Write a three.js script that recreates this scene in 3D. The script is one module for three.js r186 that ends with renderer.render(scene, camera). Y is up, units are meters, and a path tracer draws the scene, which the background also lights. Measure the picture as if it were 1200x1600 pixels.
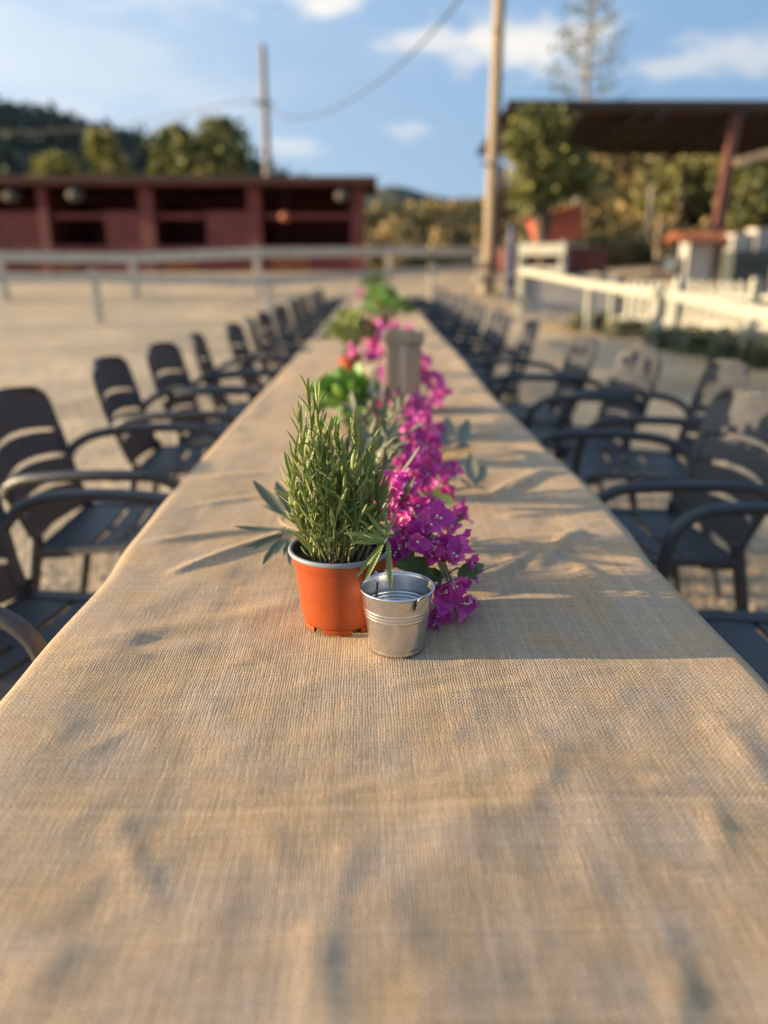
import * as THREE from 'three';
import { mergeGeometries, mergeVertices } from 'three/addons/utils/BufferGeometryUtils.js';
import { RoundedBoxGeometry } from 'three/addons/geometries/RoundedBoxGeometry.js';

// ------------------------------------------------------------------ camera, light, exposure
const EXPOSURE = 2.7;
const scene = new THREE.Scene();
const EYE = [-0.011, 1.166, 0], PITCH = 17.96, YAW = -0.5, FOV = 67.38;
const camera = new THREE.PerspectiveCamera(FOV, 0.75, 0.02, 3000);
camera.position.set(...EYE);
camera.rotation.order = 'YXZ';
camera.rotation.set(-PITCH * Math.PI / 180, YAW * Math.PI / 180, 0);
camera.focus = 0.845; camera.userData.fStop = 2.0;
camera.updateMatrixWorld(true);
const renderer = new THREE.WebGLRenderer();
renderer.toneMapping = THREE.LinearToneMapping;
renderer.toneMappingExposure = EXPOSURE;
renderer.shadowMap.enabled = true;

const SUN = new THREE.Vector3(-1, 0.12, 0.02).normalize();
const sun = new THREE.DirectionalLight(new THREE.Color().setRGB(1, 0.77, 0.47), 5);
sun.position.copy(SUN).multiplyScalar(60); sun.target.position.set(0, 0, 0);
sun.castShadow = true; sun.shadow.radius = 1.3; sun.shadow.mapSize.set(4096, 4096);
Object.assign(sun.shadow.camera, { left: -45, right: 45, top: 30, bottom: -30, near: 1, far: 160 });
scene.add(sun, sun.target);

// ------------------------------------------------------------------ small helpers
let seed = 12345;
const rnd = () => { seed |= 0; seed = seed + 0x6D2B79F5 | 0; let t = Math.imul(seed ^ seed >>> 15, 1 | seed); t = t + Math.imul(t ^ t >>> 7, 61 | t) ^ t; return ((t ^ t >>> 14) >>> 0) / 4294967296; };
const reseed = (n) => { seed = n; };
const rr = (a, b) => a + (b - a) * rnd();
const lerp = (a, b, t) => a + (b - a) * t, clamp = (x, a = 0, b = 1) => Math.min(b, Math.max(a, x));
const smooth = (a, b, x) => { const t = clamp((x - a) / (b - a)); return t * t * (3 - 2 * t); };
const V = (x, y, z) => new THREE.Vector3(x, y, z);
const hash = (x, y, s = 0) => { let h = Math.imul(x, 374761393) + Math.imul(y, 668265263) + Math.imul(s, 1442695041) | 0; h = Math.imul(h ^ h >>> 13, 1274126177); return ((h ^ h >>> 16) >>> 0) / 4294967296; };
function noise(x, y, s = 0, px = 0, py = 0) {            // value noise, periodic when px, py are given
  const xi = Math.floor(x), yi = Math.floor(y), fx = x - xi, fy = y - yi, u = fx * fx * (3 - 2 * fx), v = fy * fy * (3 - 2 * fy);
  const w = (i, p) => p ? ((i % p) + p) % p : i;
  const a = hash(w(xi, px), w(yi, py), s), b = hash(w(xi + 1, px), w(yi, py), s), c = hash(w(xi, px), w(yi + 1, py), s), d = hash(w(xi + 1, px), w(yi + 1, py), s);
  return a + (b - a) * u + (c - a) * v + (a - b - c + d) * u * v;
}
function fbm(x, y, o, s = 0, p = 0) { let t = 0, a = 0.5, n = 0; for (let i = 0; i < o; i++) { t += a * noise(x, y, s + i, p, p); n += a; a *= 0.5; x *= 2; y *= 2; if (p) p *= 2; } return t / n; }
// a point of the place: along the view line through a photo pixel (1200 x 1600) to the depth d in front of the camera's foot
function dirOf(px, py) { return V((px - 600) / 1200, (800 - py) / 1200, -1).applyQuaternion(camera.quaternion); }
function at(px, py, d) { const r = dirOf(px, py), t = d / -r.z; return V(EYE[0] + r.x * t, EYE[1] + r.y * t, -d); }
function onY(px, py, y) { const r = dirOf(px, py), t = (y - EYE[1]) / r.y; return V(EYE[0] + r.x * t, y, r.z * t); }

const used = new Map();
function numbered(n) { const k = used.get(n) ?? 0; used.set(n, k + 1); return k ? `${n}_${String(k).padStart(3, '0')}` : n; }
function tag(o, label, category, group, kind) { o.userData.label = label; o.userData.category = category; if (group) o.userData.group = group; if (kind) o.userData.kind = kind; return o; }
function thing(name, label, category, pos = [0, 0, 0], turn = 0, group) {
  const o = new THREE.Group(); o.name = numbered(name); o.position.set(...pos); o.rotation.y = turn; scene.add(o);
  return tag(o, label, category, group);
}
function part(name, geo, m, parent = scene) {
  const o = new THREE.Mesh(Array.isArray(geo) ? merge(geo) : geo, m);
  o.name = parent === scene ? numbered(name) : name; o.castShadow = o.receiveShadow = true; parent.add(o); return o;
}
function struct(name, geo, m) { const o = part(name, geo, m); o.userData.kind = 'structure'; return o; }
function merge(list) {
  const l = list.map((g) => { const n = g.index ? g.toNonIndexed() : g.clone(); for (const k of Object.keys(n.attributes)) if (!['position', 'normal', 'uv', 'color'].includes(k)) n.deleteAttribute(k); return n; });
  const anyC = l.some((g) => g.attributes.color);
  for (const g of l) { if (!g.attributes.uv) g.setAttribute('uv', new THREE.BufferAttribute(new Float32Array(g.attributes.position.count * 2), 2)); if (anyC && !g.attributes.color) g.setAttribute('color', new THREE.BufferAttribute(new Float32Array(g.attributes.position.count * 3).fill(1), 3)); }
  return mergeGeometries(l, false);
}
function metreUV(g) {                                     // uv in metres from the side a face looks to
  const n = g.index ? g.toNonIndexed() : g, p = n.attributes.position, uv = new Float32Array(p.count * 2), a = V(), b = V(), c = V();
  for (let i = 0; i < p.count; i += 3) {
    a.fromBufferAttribute(p, i); b.fromBufferAttribute(p, i + 1); c.fromBufferAttribute(p, i + 2);
    const f = b.clone().sub(a).cross(c.clone().sub(a)), ax = Math.abs(f.x), ay = Math.abs(f.y), az = Math.abs(f.z);
    [a, b, c].forEach((q, k) => { const [u, v] = ax > ay && ax > az ? [q.z, q.y] : ay > az ? [q.x, q.z] : [q.x, q.y]; uv[(i + k) * 2] = u; uv[(i + k) * 2 + 1] = v; });
  }
  n.setAttribute('uv', new THREE.BufferAttribute(uv, 2)); return n;
}
const box = (w, h, d, x = 0, y = 0, z = 0, r = 0.006) => metreUV(new RoundedBoxGeometry(w, h, d, 1, Math.min(r, w / 2.1, h / 2.1, d / 2.1)).translate(x, y, z));
const cyl = (r0, r1, h, x = 0, y = 0, z = 0, n = 20) => new THREE.CylinderGeometry(r1, r0, h, n).translate(x, y + h / 2, z);   // base at y
function beam(a, b, w, h, r = 0.006) { const d = b.clone().sub(a), L = d.length(), g = box(w, h, L, 0, 0, 0, r), m = new THREE.Matrix4().lookAt(a, b, V(0, 1, 0)); m.setPosition(a.clone().add(b).multiplyScalar(0.5)); return g.applyMatrix4(m); }
const tube = (pts, r, seg = 16, rad = 8) => new THREE.TubeGeometry(new THREE.CatmullRomCurve3(pts), seg, r, rad, false);
function taperTube(pts, r0, r1, seg = 10, rad = 7) {
  const c = new THREE.CatmullRomCurve3(pts), g = new THREE.TubeGeometry(c, seg, 1, rad, false), p = g.attributes.position;
  for (let i = 0; i <= seg; i++) { const o = c.getPointAt(i / seg), r = lerp(r0, r1, i / seg); for (let j = 0; j <= rad; j++) { const k = i * (rad + 1) + j; p.setXYZ(k, o.x + (p.getX(k) - o.x) * r, o.y + (p.getY(k) - o.y) * r, o.z + (p.getZ(k) - o.z) * r); } }
  return g;
}
function gridGeo(nu, nv, f, uvf, colf) {                   // f(s, t) -> Vector3
  const p = [], uv = [], col = [], idx = [];
  for (let j = 0; j <= nv; j++) for (let i = 0; i <= nu; i++) { const s = i / nu, t = j / nv, q = f(s, t, i, j); p.push(q.x, q.y, q.z); const w = uvf ? uvf(s, t, q) : [s, t]; uv.push(w[0], w[1]); if (colf) col.push(...colf(s, t, q)); }
  for (let j = 0; j < nv; j++) for (let i = 0; i < nu; i++) { const a = j * (nu + 1) + i, b = a + 1, c = a + nu + 1, d = c + 1; idx.push(a, b, d, a, d, c); }
  const g = new THREE.BufferGeometry(); g.setAttribute('position', new THREE.Float32BufferAttribute(p, 3)); g.setAttribute('uv', new THREE.Float32BufferAttribute(uv, 2));
  if (colf) g.setAttribute('color', new THREE.Float32BufferAttribute(col, 3));
  g.setIndex(idx); g.computeVertexNormals(); return g;
}
function slab(P, nu, nv, th) {                             // a curved plate of thickness th with closed edges
  const e = 1e-3, nrm = (s, t) => P(Math.min(1, s + e), t).sub(P(Math.max(0, s - e), t)).cross(P(s, Math.min(1, t + e)).sub(P(s, Math.max(0, t - e)))).normalize();
  const off = (k) => (s, t) => P(s, t).addScaledVector(nrm(s, t), k * th / 2);
  const A = off(1), B = off(-1), list = [gridGeo(nu, nv, A), gridGeo(nu, nv, (s, t) => B(1 - s, t))];
  const edge = (n, q) => list.push(gridGeo(n, 1, (s, t) => { const [x, y] = q(s); return t < 0.5 ? B(x, y) : A(x, y); }));
  edge(nu, (s) => [s, 0]); edge(nu, (s) => [1 - s, 1]); edge(nv, (s) => [0, 1 - s]); edge(nv, (s) => [1, s]);
  return merge(list);
}

// ------------------------------------------------------------------ textures
function tex(w, h, f, srgb) {                             // f(x, y) -> grey or [r, g, b] in 0..1 (linear when !srgb)
  const d = new Uint8Array(w * h * 4);
  for (let y = 0; y < h; y++) for (let x = 0; x < w; x++) { const c = f(x, y), k = (y * w + x) * 4; if (typeof c === 'number') d[k] = d[k + 1] = d[k + 2] = clamp(c) * 255; else { d[k] = clamp(c[0]) * 255; d[k + 1] = clamp(c[1]) * 255; d[k + 2] = clamp(c[2]) * 255; } d[k + 3] = 255; }
  const t = new THREE.DataTexture(d, w, h); t.wrapS = t.wrapT = THREE.RepeatWrapping; t.magFilter = THREE.LinearFilter; t.minFilter = THREE.LinearMipmapLinearFilter; t.generateMipmaps = true;
  if (srgb) t.colorSpace = THREE.SRGBColorSpace; t.needsUpdate = true; return t;
}
const rep = (t, s, s2 = s) => { const c = t.clone(); c.repeat.set(1 / s, 1 / s2); c.needsUpdate = true; return c; };
const toS = (c) => c <= 0.0031308 ? 12.92 * c : 1.055 * c ** (1 / 2.4) - 0.055;
// jute: a plain weave of uneven yarns, 256 x 256 yarns over 0.72 m
const WN = 2048, YARNS = 264, CLOTH_TILE = 0.72;
const yarnTone = [[], []], yarnWide = [[], []];
for (let k = 0; k < 2; k++) for (let i = 0; i < YARNS; i++) { const h = hash(i, k, 71); yarnTone[k].push((k ? 0.88 : 0.80) + (k ? 0.24 : 0.4) * h + (hash(i, k, 72) > 0.9 ? (hash(i, k, 73) - 0.4) * 0.5 : 0)); yarnWide[k].push(0.84 + 0.3 * hash(i, k, 74)); }
const weaveH = new Float32Array(WN * WN), weaveC = new Float32Array(WN * WN);
{
  const q = YARNS / WN, along = 60, wob = [new Float32Array(YARNS * WN), new Float32Array(YARNS * WN)], thick = [new Float32Array(YARNS * WN), new Float32Array(YARNS * WN)];
  for (let k = 0; k < 2; k++) for (let i = 0; i < YARNS; i++) for (let y = 0; y < WN; y++) { const t = y / WN * along; wob[k][i * WN + y] = (noise(t, i * 7.3, 20 + k, along) - 0.5) * 0.55; thick[k][i * WN + y] = noise(t * 1.5, i * 3.7, 30 + k, along * 1.5); }
  for (let y = 0; y < WN; y++) for (let x = 0; x < WN; x++) {
    const a = x * q, b = y * q, i = Math.floor(a) % YARNS, j = Math.floor(b) % YARNS;
    const da = (a - Math.floor(a) - 0.5 + wob[0][i * WN + y]) * 2, db = (b - Math.floor(b) - 0.5 + wob[1][j * WN + x]) * 2;
    const wa = yarnWide[0][i] * (0.72 + 0.56 * thick[0][i * WN + y]), wb = yarnWide[1][j] * (0.72 + 0.56 * thick[1][j * WN + x]);
    const over = (i + j) & 1;
    const cx = (t, w) => Math.cos(Math.PI / 2 * clamp(t / w, -1, 1)), ea = over ? Math.abs(db) : 2 - Math.abs(db), eb = over ? 2 - Math.abs(da) : Math.abs(da);
    const ha = 0.72 * Math.pow(cx(da, wa) * cx(ea, 1.45), 0.8), hb = Math.pow(cx(db, wb) * cx(eb, 1.6), 0.8);
    const k = y * WN + x; weaveH[k] = 0.06 + 0.94 * Math.max(ha, hb);
    const f = hash(x, y, 5) * 0.5 + 0.5 * (ha > hb ? hash(x, y >> 2, 6) : hash(x >> 2, y, 7));
    weaveC[k] = (ha > hb ? 1.07 : 0.93) * (ha > hb ? yarnTone[0][i] * (0.86 + 0.28 * thick[0][i * WN + y]) : yarnTone[1][j] * (0.86 + 0.28 * thick[1][j * WN + x])) * (0.86 + 0.28 * f);
  }
}
const weaveBump = tex(WN, WN, (x, y) => weaveH[y * WN + x]);
const weaveMap = tex(WN, WN, (x, y) => { const c = weaveC[y * WN + x], m = fbm(x / 128, y / 128, 4, 44, 16) - 0.5, sp = hash(x >> 2, y >> 2, 8) > 0.9996 ? 0.25 : 1; return [toS(0.39 * c * sp * (1 + 0.2 * m)), toS(0.268 * c * sp), toS(0.166 * c * sp * (1 - 0.45 * m))]; }, true);
const grainNoise = tex(512, 512, (x, y) => fbm(x / 32, y / 32, 5, 3, 16));
const sandBump = tex(1024, 1024, (x, y) => clamp(0.55 * fbm(x / 64, y / 64, 5, 9, 16) + 0.45 * fbm(x / 8, y / 8, 3, 12, 128) + (hash(x >> 1, y >> 1, 90) > 0.985 ? 0.2 : 0)));
const sandMap = tex(1024, 1024, (x, y) => { const n = fbm(x / 64, y / 64, 6, 21, 16), m = fbm(x / 4, y / 4, 2, 25, 256), k = 0.72 + 0.4 * n + 0.22 * (m - 0.5) + (hash(x >> 1, y >> 1, 91) > 0.985 ? -0.2 : 0); return [toS(0.55 * k), toS(0.395 * k), toS(0.24 * k)]; }, true);
const woodMap = (r, g, b, s) => tex(512, 512, (x, y) => { const w = fbm(x / 16 + 1.5 * fbm(x / 64, y / 128, 2, s, 8), y / 256, 4, s, 32), f = hash(x, y >> 4, s), k = 0.72 + 0.5 * w + 0.12 * (f - 0.5); return [toS(r * k), toS(g * k), toS(b * k)]; }, true);
const woodBump = tex(512, 512, (x, y) => 0.6 * fbm(x / 12, y / 256, 4, 61, 43) + 0.4 * hash(x, y >> 5, 62));
const tintMap = (r, g, b, amp, s, sc = 32) => tex(256, 256, (x, y) => { const k = 1 + amp * (fbm(x / sc, y / sc, 5, s, 256 / sc) - 0.5) * 2; return [toS(r * k), toS(g * k), toS(b * k)]; }, true);

// ------------------------------------------------------------------ the sky: air brightening towards the low sun on the left, thin clouds
{
  const W = 2048, H = 1024, data = new Float32Array(W * H * 4);
  const azel = (d) => [Math.atan2(d.x, -d.z) * 180 / Math.PI, Math.asin(d.y / d.length()) * 180 / Math.PI];
  const puffs = [[512, 6, 62, 17, 1.0], [830, 64, 130, 40, 1.0], [690, 64, 85, 17, 0.75], [1120, 88, 130, 24, 0.55], [470, 228, 50, 16, 0.45], [636, 203, 34, 15, 0.4], [95, 170, 70, 18, 0.3], [330, 100, 60, 22, 0.12], [250, -20, 180, 40, 0.3]].map(([x, y, rx, ry, k]) => { const [a, e] = azel(dirOf(x, y)); return [a, e, rx / 1200 * 57.3, ry / 1200 * 57.3, k]; });
  for (let y = 0; y < H; y++) for (let x = 0; x < W; x++) {
    const lon = ((x + 0.5) / W - 0.5) * 2 * Math.PI, lat = ((y + 0.5) / H - 0.5) * Math.PI, d = V(Math.cos(lat) * Math.cos(lon), Math.sin(lat), Math.cos(lat) * Math.sin(lon));
    const [az, el] = azel(d), e = Math.max(0, el), gam = Math.acos(clamp(d.dot(SUN), -1, 1)) * 180 / Math.PI;
    const h = Math.exp(-e / 13), glow = 2.6 * Math.exp(-gam / 34) + 2.5 * Math.exp(-gam / 9);
    let c = [lerp(0.12, 0.29, h) + glow * 1.02, lerp(0.32, 0.45, h) + glow, lerp(0.64, 0.62, h) + glow * 0.86];
    let k = 0;
    for (const [a, b, rx, ry, s] of puffs) { const dx = (az - a) / rx, dy = (el - b) / ry, r = Math.sqrt(dx * dx + dy * dy); if (r < 1.8) { const n = fbm(az * 0.55 + 50, el * 1.3 + 50, 5, 33); k = Math.max(k, s * smooth(1.25, 0.15, r + (n - 0.5) * 1.7)); } }
    const wisps = smooth(0.52, 0.85, fbm(az * 0.05 + 90, e * 0.16 + 90, 5, 37)) * 0.32 * smooth(0, 6, e);
    k = Math.max(k, wisps);
    const cl = [0.86 + glow * 0.7, 0.84 + glow * 0.66, 0.82 + glow * 0.55];
    c = c.map((v, i) => lerp(v, cl[i], k));
    if (el < 0) c = [0.3, 0.26, 0.2];
    const i = (y * W + x) * 4; data[i] = c[0] / EXPOSURE; data[i + 1] = c[1] / EXPOSURE; data[i + 2] = c[2] / EXPOSURE; data[i + 3] = 1;
  }
  const t = new THREE.DataTexture(data, W, H, THREE.RGBAFormat, THREE.FloatType); t.mapping = THREE.EquirectangularReflectionMapping; t.magFilter = t.minFilter = THREE.LinearFilter; t.needsUpdate = true;
  scene.background = t; scene.environment = t;
}

// ------------------------------------------------------------------ materials
const rgb = (r, g, b) => new THREE.Color().setRGB(r, g, b);
const std = (c, roughness, o = {}) => new THREE.MeshStandardMaterial({ color: rgb(...c), roughness, side: THREE.DoubleSide, ...o });
const leafy = (c, t = 0.35, rough = 0.75, o = {}) => new THREE.MeshPhysicalMaterial({ color: rgb(...c), roughness: rough, transmission: t, thickness: 0, side: THREE.DoubleSide, ...o });
const M = {
  burlap: new THREE.MeshPhysicalMaterial({ map: rep(weaveMap, CLOTH_TILE), bumpMap: rep(weaveBump, CLOTH_TILE), bumpScale: 0.0012, roughness: 0.95, sheen: 0.5, sheenRoughness: 0.55, sheenColor: rgb(0.9, 0.68, 0.42), side: THREE.DoubleSide }),
  sand: new THREE.MeshStandardMaterial({ map: rep(sandMap, 2.6), bumpMap: rep(sandBump, 2.6), bumpScale: 0.03, roughness: 1, vertexColors: true, side: THREE.DoubleSide }),
  chair: std([1, 1, 1], 0.47, { map: rep(tintMap(0.036, 0.036, 0.039, 0.35, 14), 0.9), bumpMap: rep(grainNoise, 0.12), bumpScale: 0.0004, roughnessMap: rep(tex(256, 256, (x, y) => 0.75 + 0.5 * fbm(x / 32, y / 32, 5, 13, 8)), 0.35) }),
  tableTop: std([0.55, 0.54, 0.5], 0.6), tableLeg: std([0.12, 0.12, 0.13], 0.4, { metalness: 0.6 }),
  terracotta: std([1, 1, 1], 0.38, { map: rep(tintMap(0.30, 0.050, 0.009, 0.2, 52), 0.25), bumpMap: rep(grainNoise, 0.05), bumpScale: 0.00015 }),
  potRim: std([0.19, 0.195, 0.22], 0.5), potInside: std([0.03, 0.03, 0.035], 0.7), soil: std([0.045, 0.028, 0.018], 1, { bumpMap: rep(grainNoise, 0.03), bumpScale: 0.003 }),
  litter: std([0.16, 0.09, 0.06], 0.95),
  zinc: std([1, 1, 1], 0.27, { metalness: 1, map: rep(tintMap(0.70, 0.70, 0.70, 0.14, 17, 16), 0.06), roughnessMap: rep(tex(256, 256, (x, y) => 0.75 + 0.5 * fbm(x / 16, y / 16, 4, 19, 16)), 0.05), bumpMap: rep(grainNoise, 0.04), bumpScale: 0.00006 }),
  wire: std([0.05, 0.05, 0.05], 0.5, { metalness: 0.7 }),
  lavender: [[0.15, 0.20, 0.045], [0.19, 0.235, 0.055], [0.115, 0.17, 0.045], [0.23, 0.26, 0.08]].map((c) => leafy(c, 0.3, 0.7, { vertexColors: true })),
  lavenderStem: std([0.17, 0.20, 0.06], 0.8),
  olive: [[0.10, 0.115, 0.055], [0.13, 0.14, 0.075], [0.085, 0.09, 0.04]].map((c) => leafy(c, 0.2, 0.55)),
  twig: std([0.28, 0.22, 0.15], 0.85),
  bract: [[0.74, 0.065, 0.42], [0.64, 0.055, 0.46], [0.80, 0.11, 0.47], [0.56, 0.045, 0.42]].map((c, i) => leafy([1, 1, 1], 0.5, 0.7, { map: tex(128, 128, (x, y) => { const u = x / 127 * 2 - 1, v = y / 127; let vein = Math.max(0, 1 - Math.abs(u) * 16); const w = v * 6 - Math.abs(u) * 2.2; vein = Math.max(vein, 0.8 * Math.max(0, 1 - Math.abs(w - Math.round(w)) * 11) * (v > 0.06 ? 1 : 0)); const k = (0.84 + 0.32 * fbm(x / 16, y / 16, 4, 80 + i, 8)) * (1 - 0.28 * vein); return [toS(c[0] * k), toS(c[1] * k * (1 + 0.4 * vein)), toS(c[2] * k)]; }, true) })),
  coral: [[0.66, 0.10, 0.20], [0.72, 0.16, 0.16], [0.62, 0.06, 0.28]].map((c) => leafy(c, 0.4, 0.7)),
  bougLeaf: [[0.075, 0.13, 0.022], [0.10, 0.16, 0.03]].map((c) => leafy(c, 0.3, 0.5)),
  bougFlower: std([0.8, 0.74, 0.55], 0.8), bougStem: std([0.12, 0.10, 0.05], 0.85),
  basil: [[0.15, 0.32, 0.045], [0.20, 0.37, 0.06], [0.11, 0.25, 0.035]].map((c) => leafy(c, 0.4, 0.5)),
  lime: [[0.22, 0.27, 0.04], [0.17, 0.22, 0.03]].map((c) => leafy(c, 0.35, 0.7)),
  cream: [[0.72, 0.66, 0.5], [0.66, 0.6, 0.44]].map((c) => leafy(c, 0.35, 0.8)),
  plank: std([1, 1, 1], 0.8, { map: rep(woodMap(0.25, 0.195, 0.15, 5), 0.2, 0.5), bumpMap: rep(woodBump, 0.2, 0.5), bumpScale: 0.0012 }),
  plankPale: std([1, 1, 1], 0.8, { map: rep(woodMap(0.34, 0.28, 0.225, 6), 0.2, 0.5), bumpMap: rep(woodBump, 0.2, 0.5), bumpScale: 0.0012 }),
  red: std([1, 1, 1], 0.75, { map: rep(tintMap(0.165, 0.036, 0.028, 0.3, 66), 2.5), bumpMap: rep(woodBump, 0.6, 2), bumpScale: 0.004 }),
  redDark: std([1, 1, 1], 0.8, { map: rep(tintMap(0.10, 0.028, 0.022, 0.3, 67), 2.5) }),
  rust: std([1, 1, 1], 0.9, { map: rep(tintMap(0.26, 0.085, 0.03, 0.45, 68), 1.2) }),
  roofRust: std([1, 1, 1], 0.8, { map: rep(tintMap(0.13, 0.065, 0.04, 0.4, 69), 3) }),
  roofBrown: std([1, 1, 1], 0.8, { map: rep(tintMap(0.055, 0.034, 0.024, 0.3, 70), 3) }),
  darkWood: std([0.05, 0.035, 0.028], 0.9),
  white: std([1, 1, 1], 0.6, { map: rep(tintMap(0.33, 0.32, 0.265, 0.2, 75), 0.8), bumpMap: rep(woodBump, 0.3, 1), bumpScale: 0.002 }),
  whiteGrey: std([1, 1, 1], 0.75, { map: rep(tintMap(0.32, 0.30, 0.28, 0.2, 76), 1.5), bumpMap: rep(grainNoise, 0.5), bumpScale: 0.004 }),
  rail: std([1, 1, 1], 0.8, { map: rep(tintMap(0.46, 0.41, 0.33, 0.25, 77), 1) }),
  pole: std([1, 1, 1], 0.85, { map: rep(tintMap(0.27, 0.205, 0.135, 0.3, 78), 1), bumpMap: rep(woodBump, 0.4, 2), bumpScale: 0.006 }),
  poleGrey: std([0.22, 0.2, 0.19], 0.9), cable: std([0.04, 0.04, 0.045], 0.7),
  steelRed: std([1, 1, 1], 0.6, { map: rep(tintMap(0.12, 0.04, 0.032, 0.25, 79), 1) }),
  blue: std([0.04, 0.055, 0.13], 0.6), orange: std([0.40, 0.09, 0.042], 0.7), tyre: std([0.02, 0.02, 0.02], 0.9),
  tile: std([1, 1, 1], 0.85, { map: rep(tintMap(0.30, 0.10, 0.045, 0.3, 81), 0.6) }), yellow: std([0.62, 0.36, 0.03], 0.5), darkBox: std([0.035, 0.045, 0.04], 0.7), lampPale: std([0.5, 0.47, 0.4], 0.6), lantern: std([0.09, 0.08, 0.068], 0.8), rustBall: std([0.3, 0.09, 0.04], 0.7),
  crown: [[0.15, 0.16, 0.03], [0.24, 0.23, 0.04], [0.07, 0.09, 0.02], [0.24, 0.21, 0.04]].map((c) => leafy(c, 0.3, 0.8)),
  scrub: [[0.28, 0.20, 0.08], [0.20, 0.165, 0.055], [0.36, 0.26, 0.115], [0.12, 0.105, 0.04]].map((c) => std(c, 0.95)),
  sage: [[0.13, 0.135, 0.075], [0.10, 0.11, 0.05], [0.16, 0.15, 0.09]].map((c) => std(c, 0.9)),
  bark: std([0.10, 0.075, 0.055], 0.95), paleBark: std([0.2, 0.18, 0.16], 0.95),
  forest: std([0.082, 0.096, 0.072], 0.95), hill: std([0.075, 0.078, 0.055], 1),
};

// ------------------------------------------------------------------ ground
function elev(x, z) {
  const d = -z;
  let e = 0.9 * smooth(15, 27, d);
  e += smooth(27, 43, d) * lerp(0.5, 2.35, smooth(-5, 0.5, x)) + smooth(26, 42, d) * 3.0 * smooth(4, 13, x);
  e += smooth(5.8, 9, x) * smooth(8, 14, d) * 0.15;
  return e;
}
const rough = (x, z) => (fbm(x * 0.7 + 40, z * 0.7 + 40, 4, 15) - 0.5) * 0.09 * smooth(1.2, 3, Math.hypot(x, z * 0.3)) + (fbm(x * 3, z * 3, 3, 16) - 0.5) * 0.03;
const ground = (x, z) => elev(x, z) + rough(x, z);
{
  const N = 300, wx = (s) => { const t = s * 2 - 1; return Math.sign(t) * (9 * Math.abs(t) + 900 * Math.abs(t) ** 6); }, wz = (t) => 9 - (52 * t + 1150 * t ** 6);
  const g = gridGeo(N, N + 60, (s, t) => { const x = wx(s), z = wz(t); return V(x, ground(x, z), z); }, (s, t, q) => [q.x, q.z], (s, t, q) => {
    const n = fbm(q.x * 0.35 + 9, q.z * 0.9 + 9, 4, 55), track = smooth(0.5, 0.75, fbm(q.x * 0.12 + 3, q.z * 1.1 + 3, 3, 56));
    let c = [1, 1, 1].map((v) => v * (0.88 + 0.28 * n - 0.24 * track));
    const bankish = smooth(25, 33, -q.z) * smooth(-3, 1, q.x), b = [0.62, 0.6, 0.5];             // dry grassy earth of the bank
    const och = smooth(0.42, 0.6, fbm(q.x * 0.5 + 70, q.z * 0.4 + 70, 3, 57)) * smooth(2.6, 3.4, q.x) * smooth(7, 5.8, q.x) * smooth(6, 9, -q.z) * smooth(20, 17, -q.z), o = [1.1, 0.86, 0.52];
    const gray = smooth(0.2, 0.9, q.x) * smooth(14, 10, -q.z) * (1 - och), gr = [0.82, 0.84, 0.86];
    return c.map((v, i) => v * lerp(1, b[i], bankish) * lerp(1, o[i], och) * lerp(1, gr[i], gray));
  });
  const m = struct('ground', g, M.sand); m.userData.label = 'pale raked sand and earth of the yard';
}

{
  reseed(23); const N = 2600, im = new THREE.InstancedMesh(new THREE.IcosahedronGeometry(1, 0), std([0.30, 0.25, 0.19], 0.95), N), m = new THREE.Matrix4(), q = new THREE.Quaternion();
  im.name = 'gravel'; im.castShadow = im.receiveShadow = true; im.userData = { kind: 'stuff', category: 'gravel', label: 'small stones and clods scattered over the yard' };
  for (let i = 0; i < N; i++) { const d = 0.5 + 15 * Math.pow(rnd(), 1.4), x = rr(-1, 1) * (1.2 + d * 0.62), s = rr(0.004, 0.02) * (rnd() < 0.06 ? 1.8 : 1); m.compose(V(x, ground(x, -d) + s * 0.2, -d), q.setFromEuler(new THREE.Euler(rr(0, 6), rr(0, 6), rr(0, 6))), V(s, s * 0.7, s * rr(0.7, 1.2))); im.setMatrixAt(i, m); }
  scene.add(im);
}
// ------------------------------------------------------------------ table and burlap cloth
const EDGE_L = [[0.3, 0.401], [-0.699, 0.4], [-0.8, 0.402], [-0.985, 0.397], [-1.155, 0.409], [-1.46, 0.416], [-1.96, 0.415], [-3.45, 0.407], [-5.44, 0.403], [-12.6, 0.4]];
const EDGE_R = [[0.3, 0.405], [-0.725, 0.406], [-0.885, 0.402], [-1.04, 0.4], [-1.21, 0.411], [-1.44, 0.415], [-1.84, 0.398], [-2.6, 0.382], [-2.8, 0.384], [-3.6, 0.392], [-5.2, 0.38], [-12.6, 0.36]];
const lut = (T, z) => { if (z >= T[0][0]) return T[0][1]; for (let i = 1; i < T.length; i++) if (z >= T[i][0]) { const [a, b] = [T[i - 1], T[i]]; return lerp(a[1], b[1], smooth(a[0], b[0], z)); } return T[T.length - 1][1]; };
const TOP = 0.75;
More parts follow.
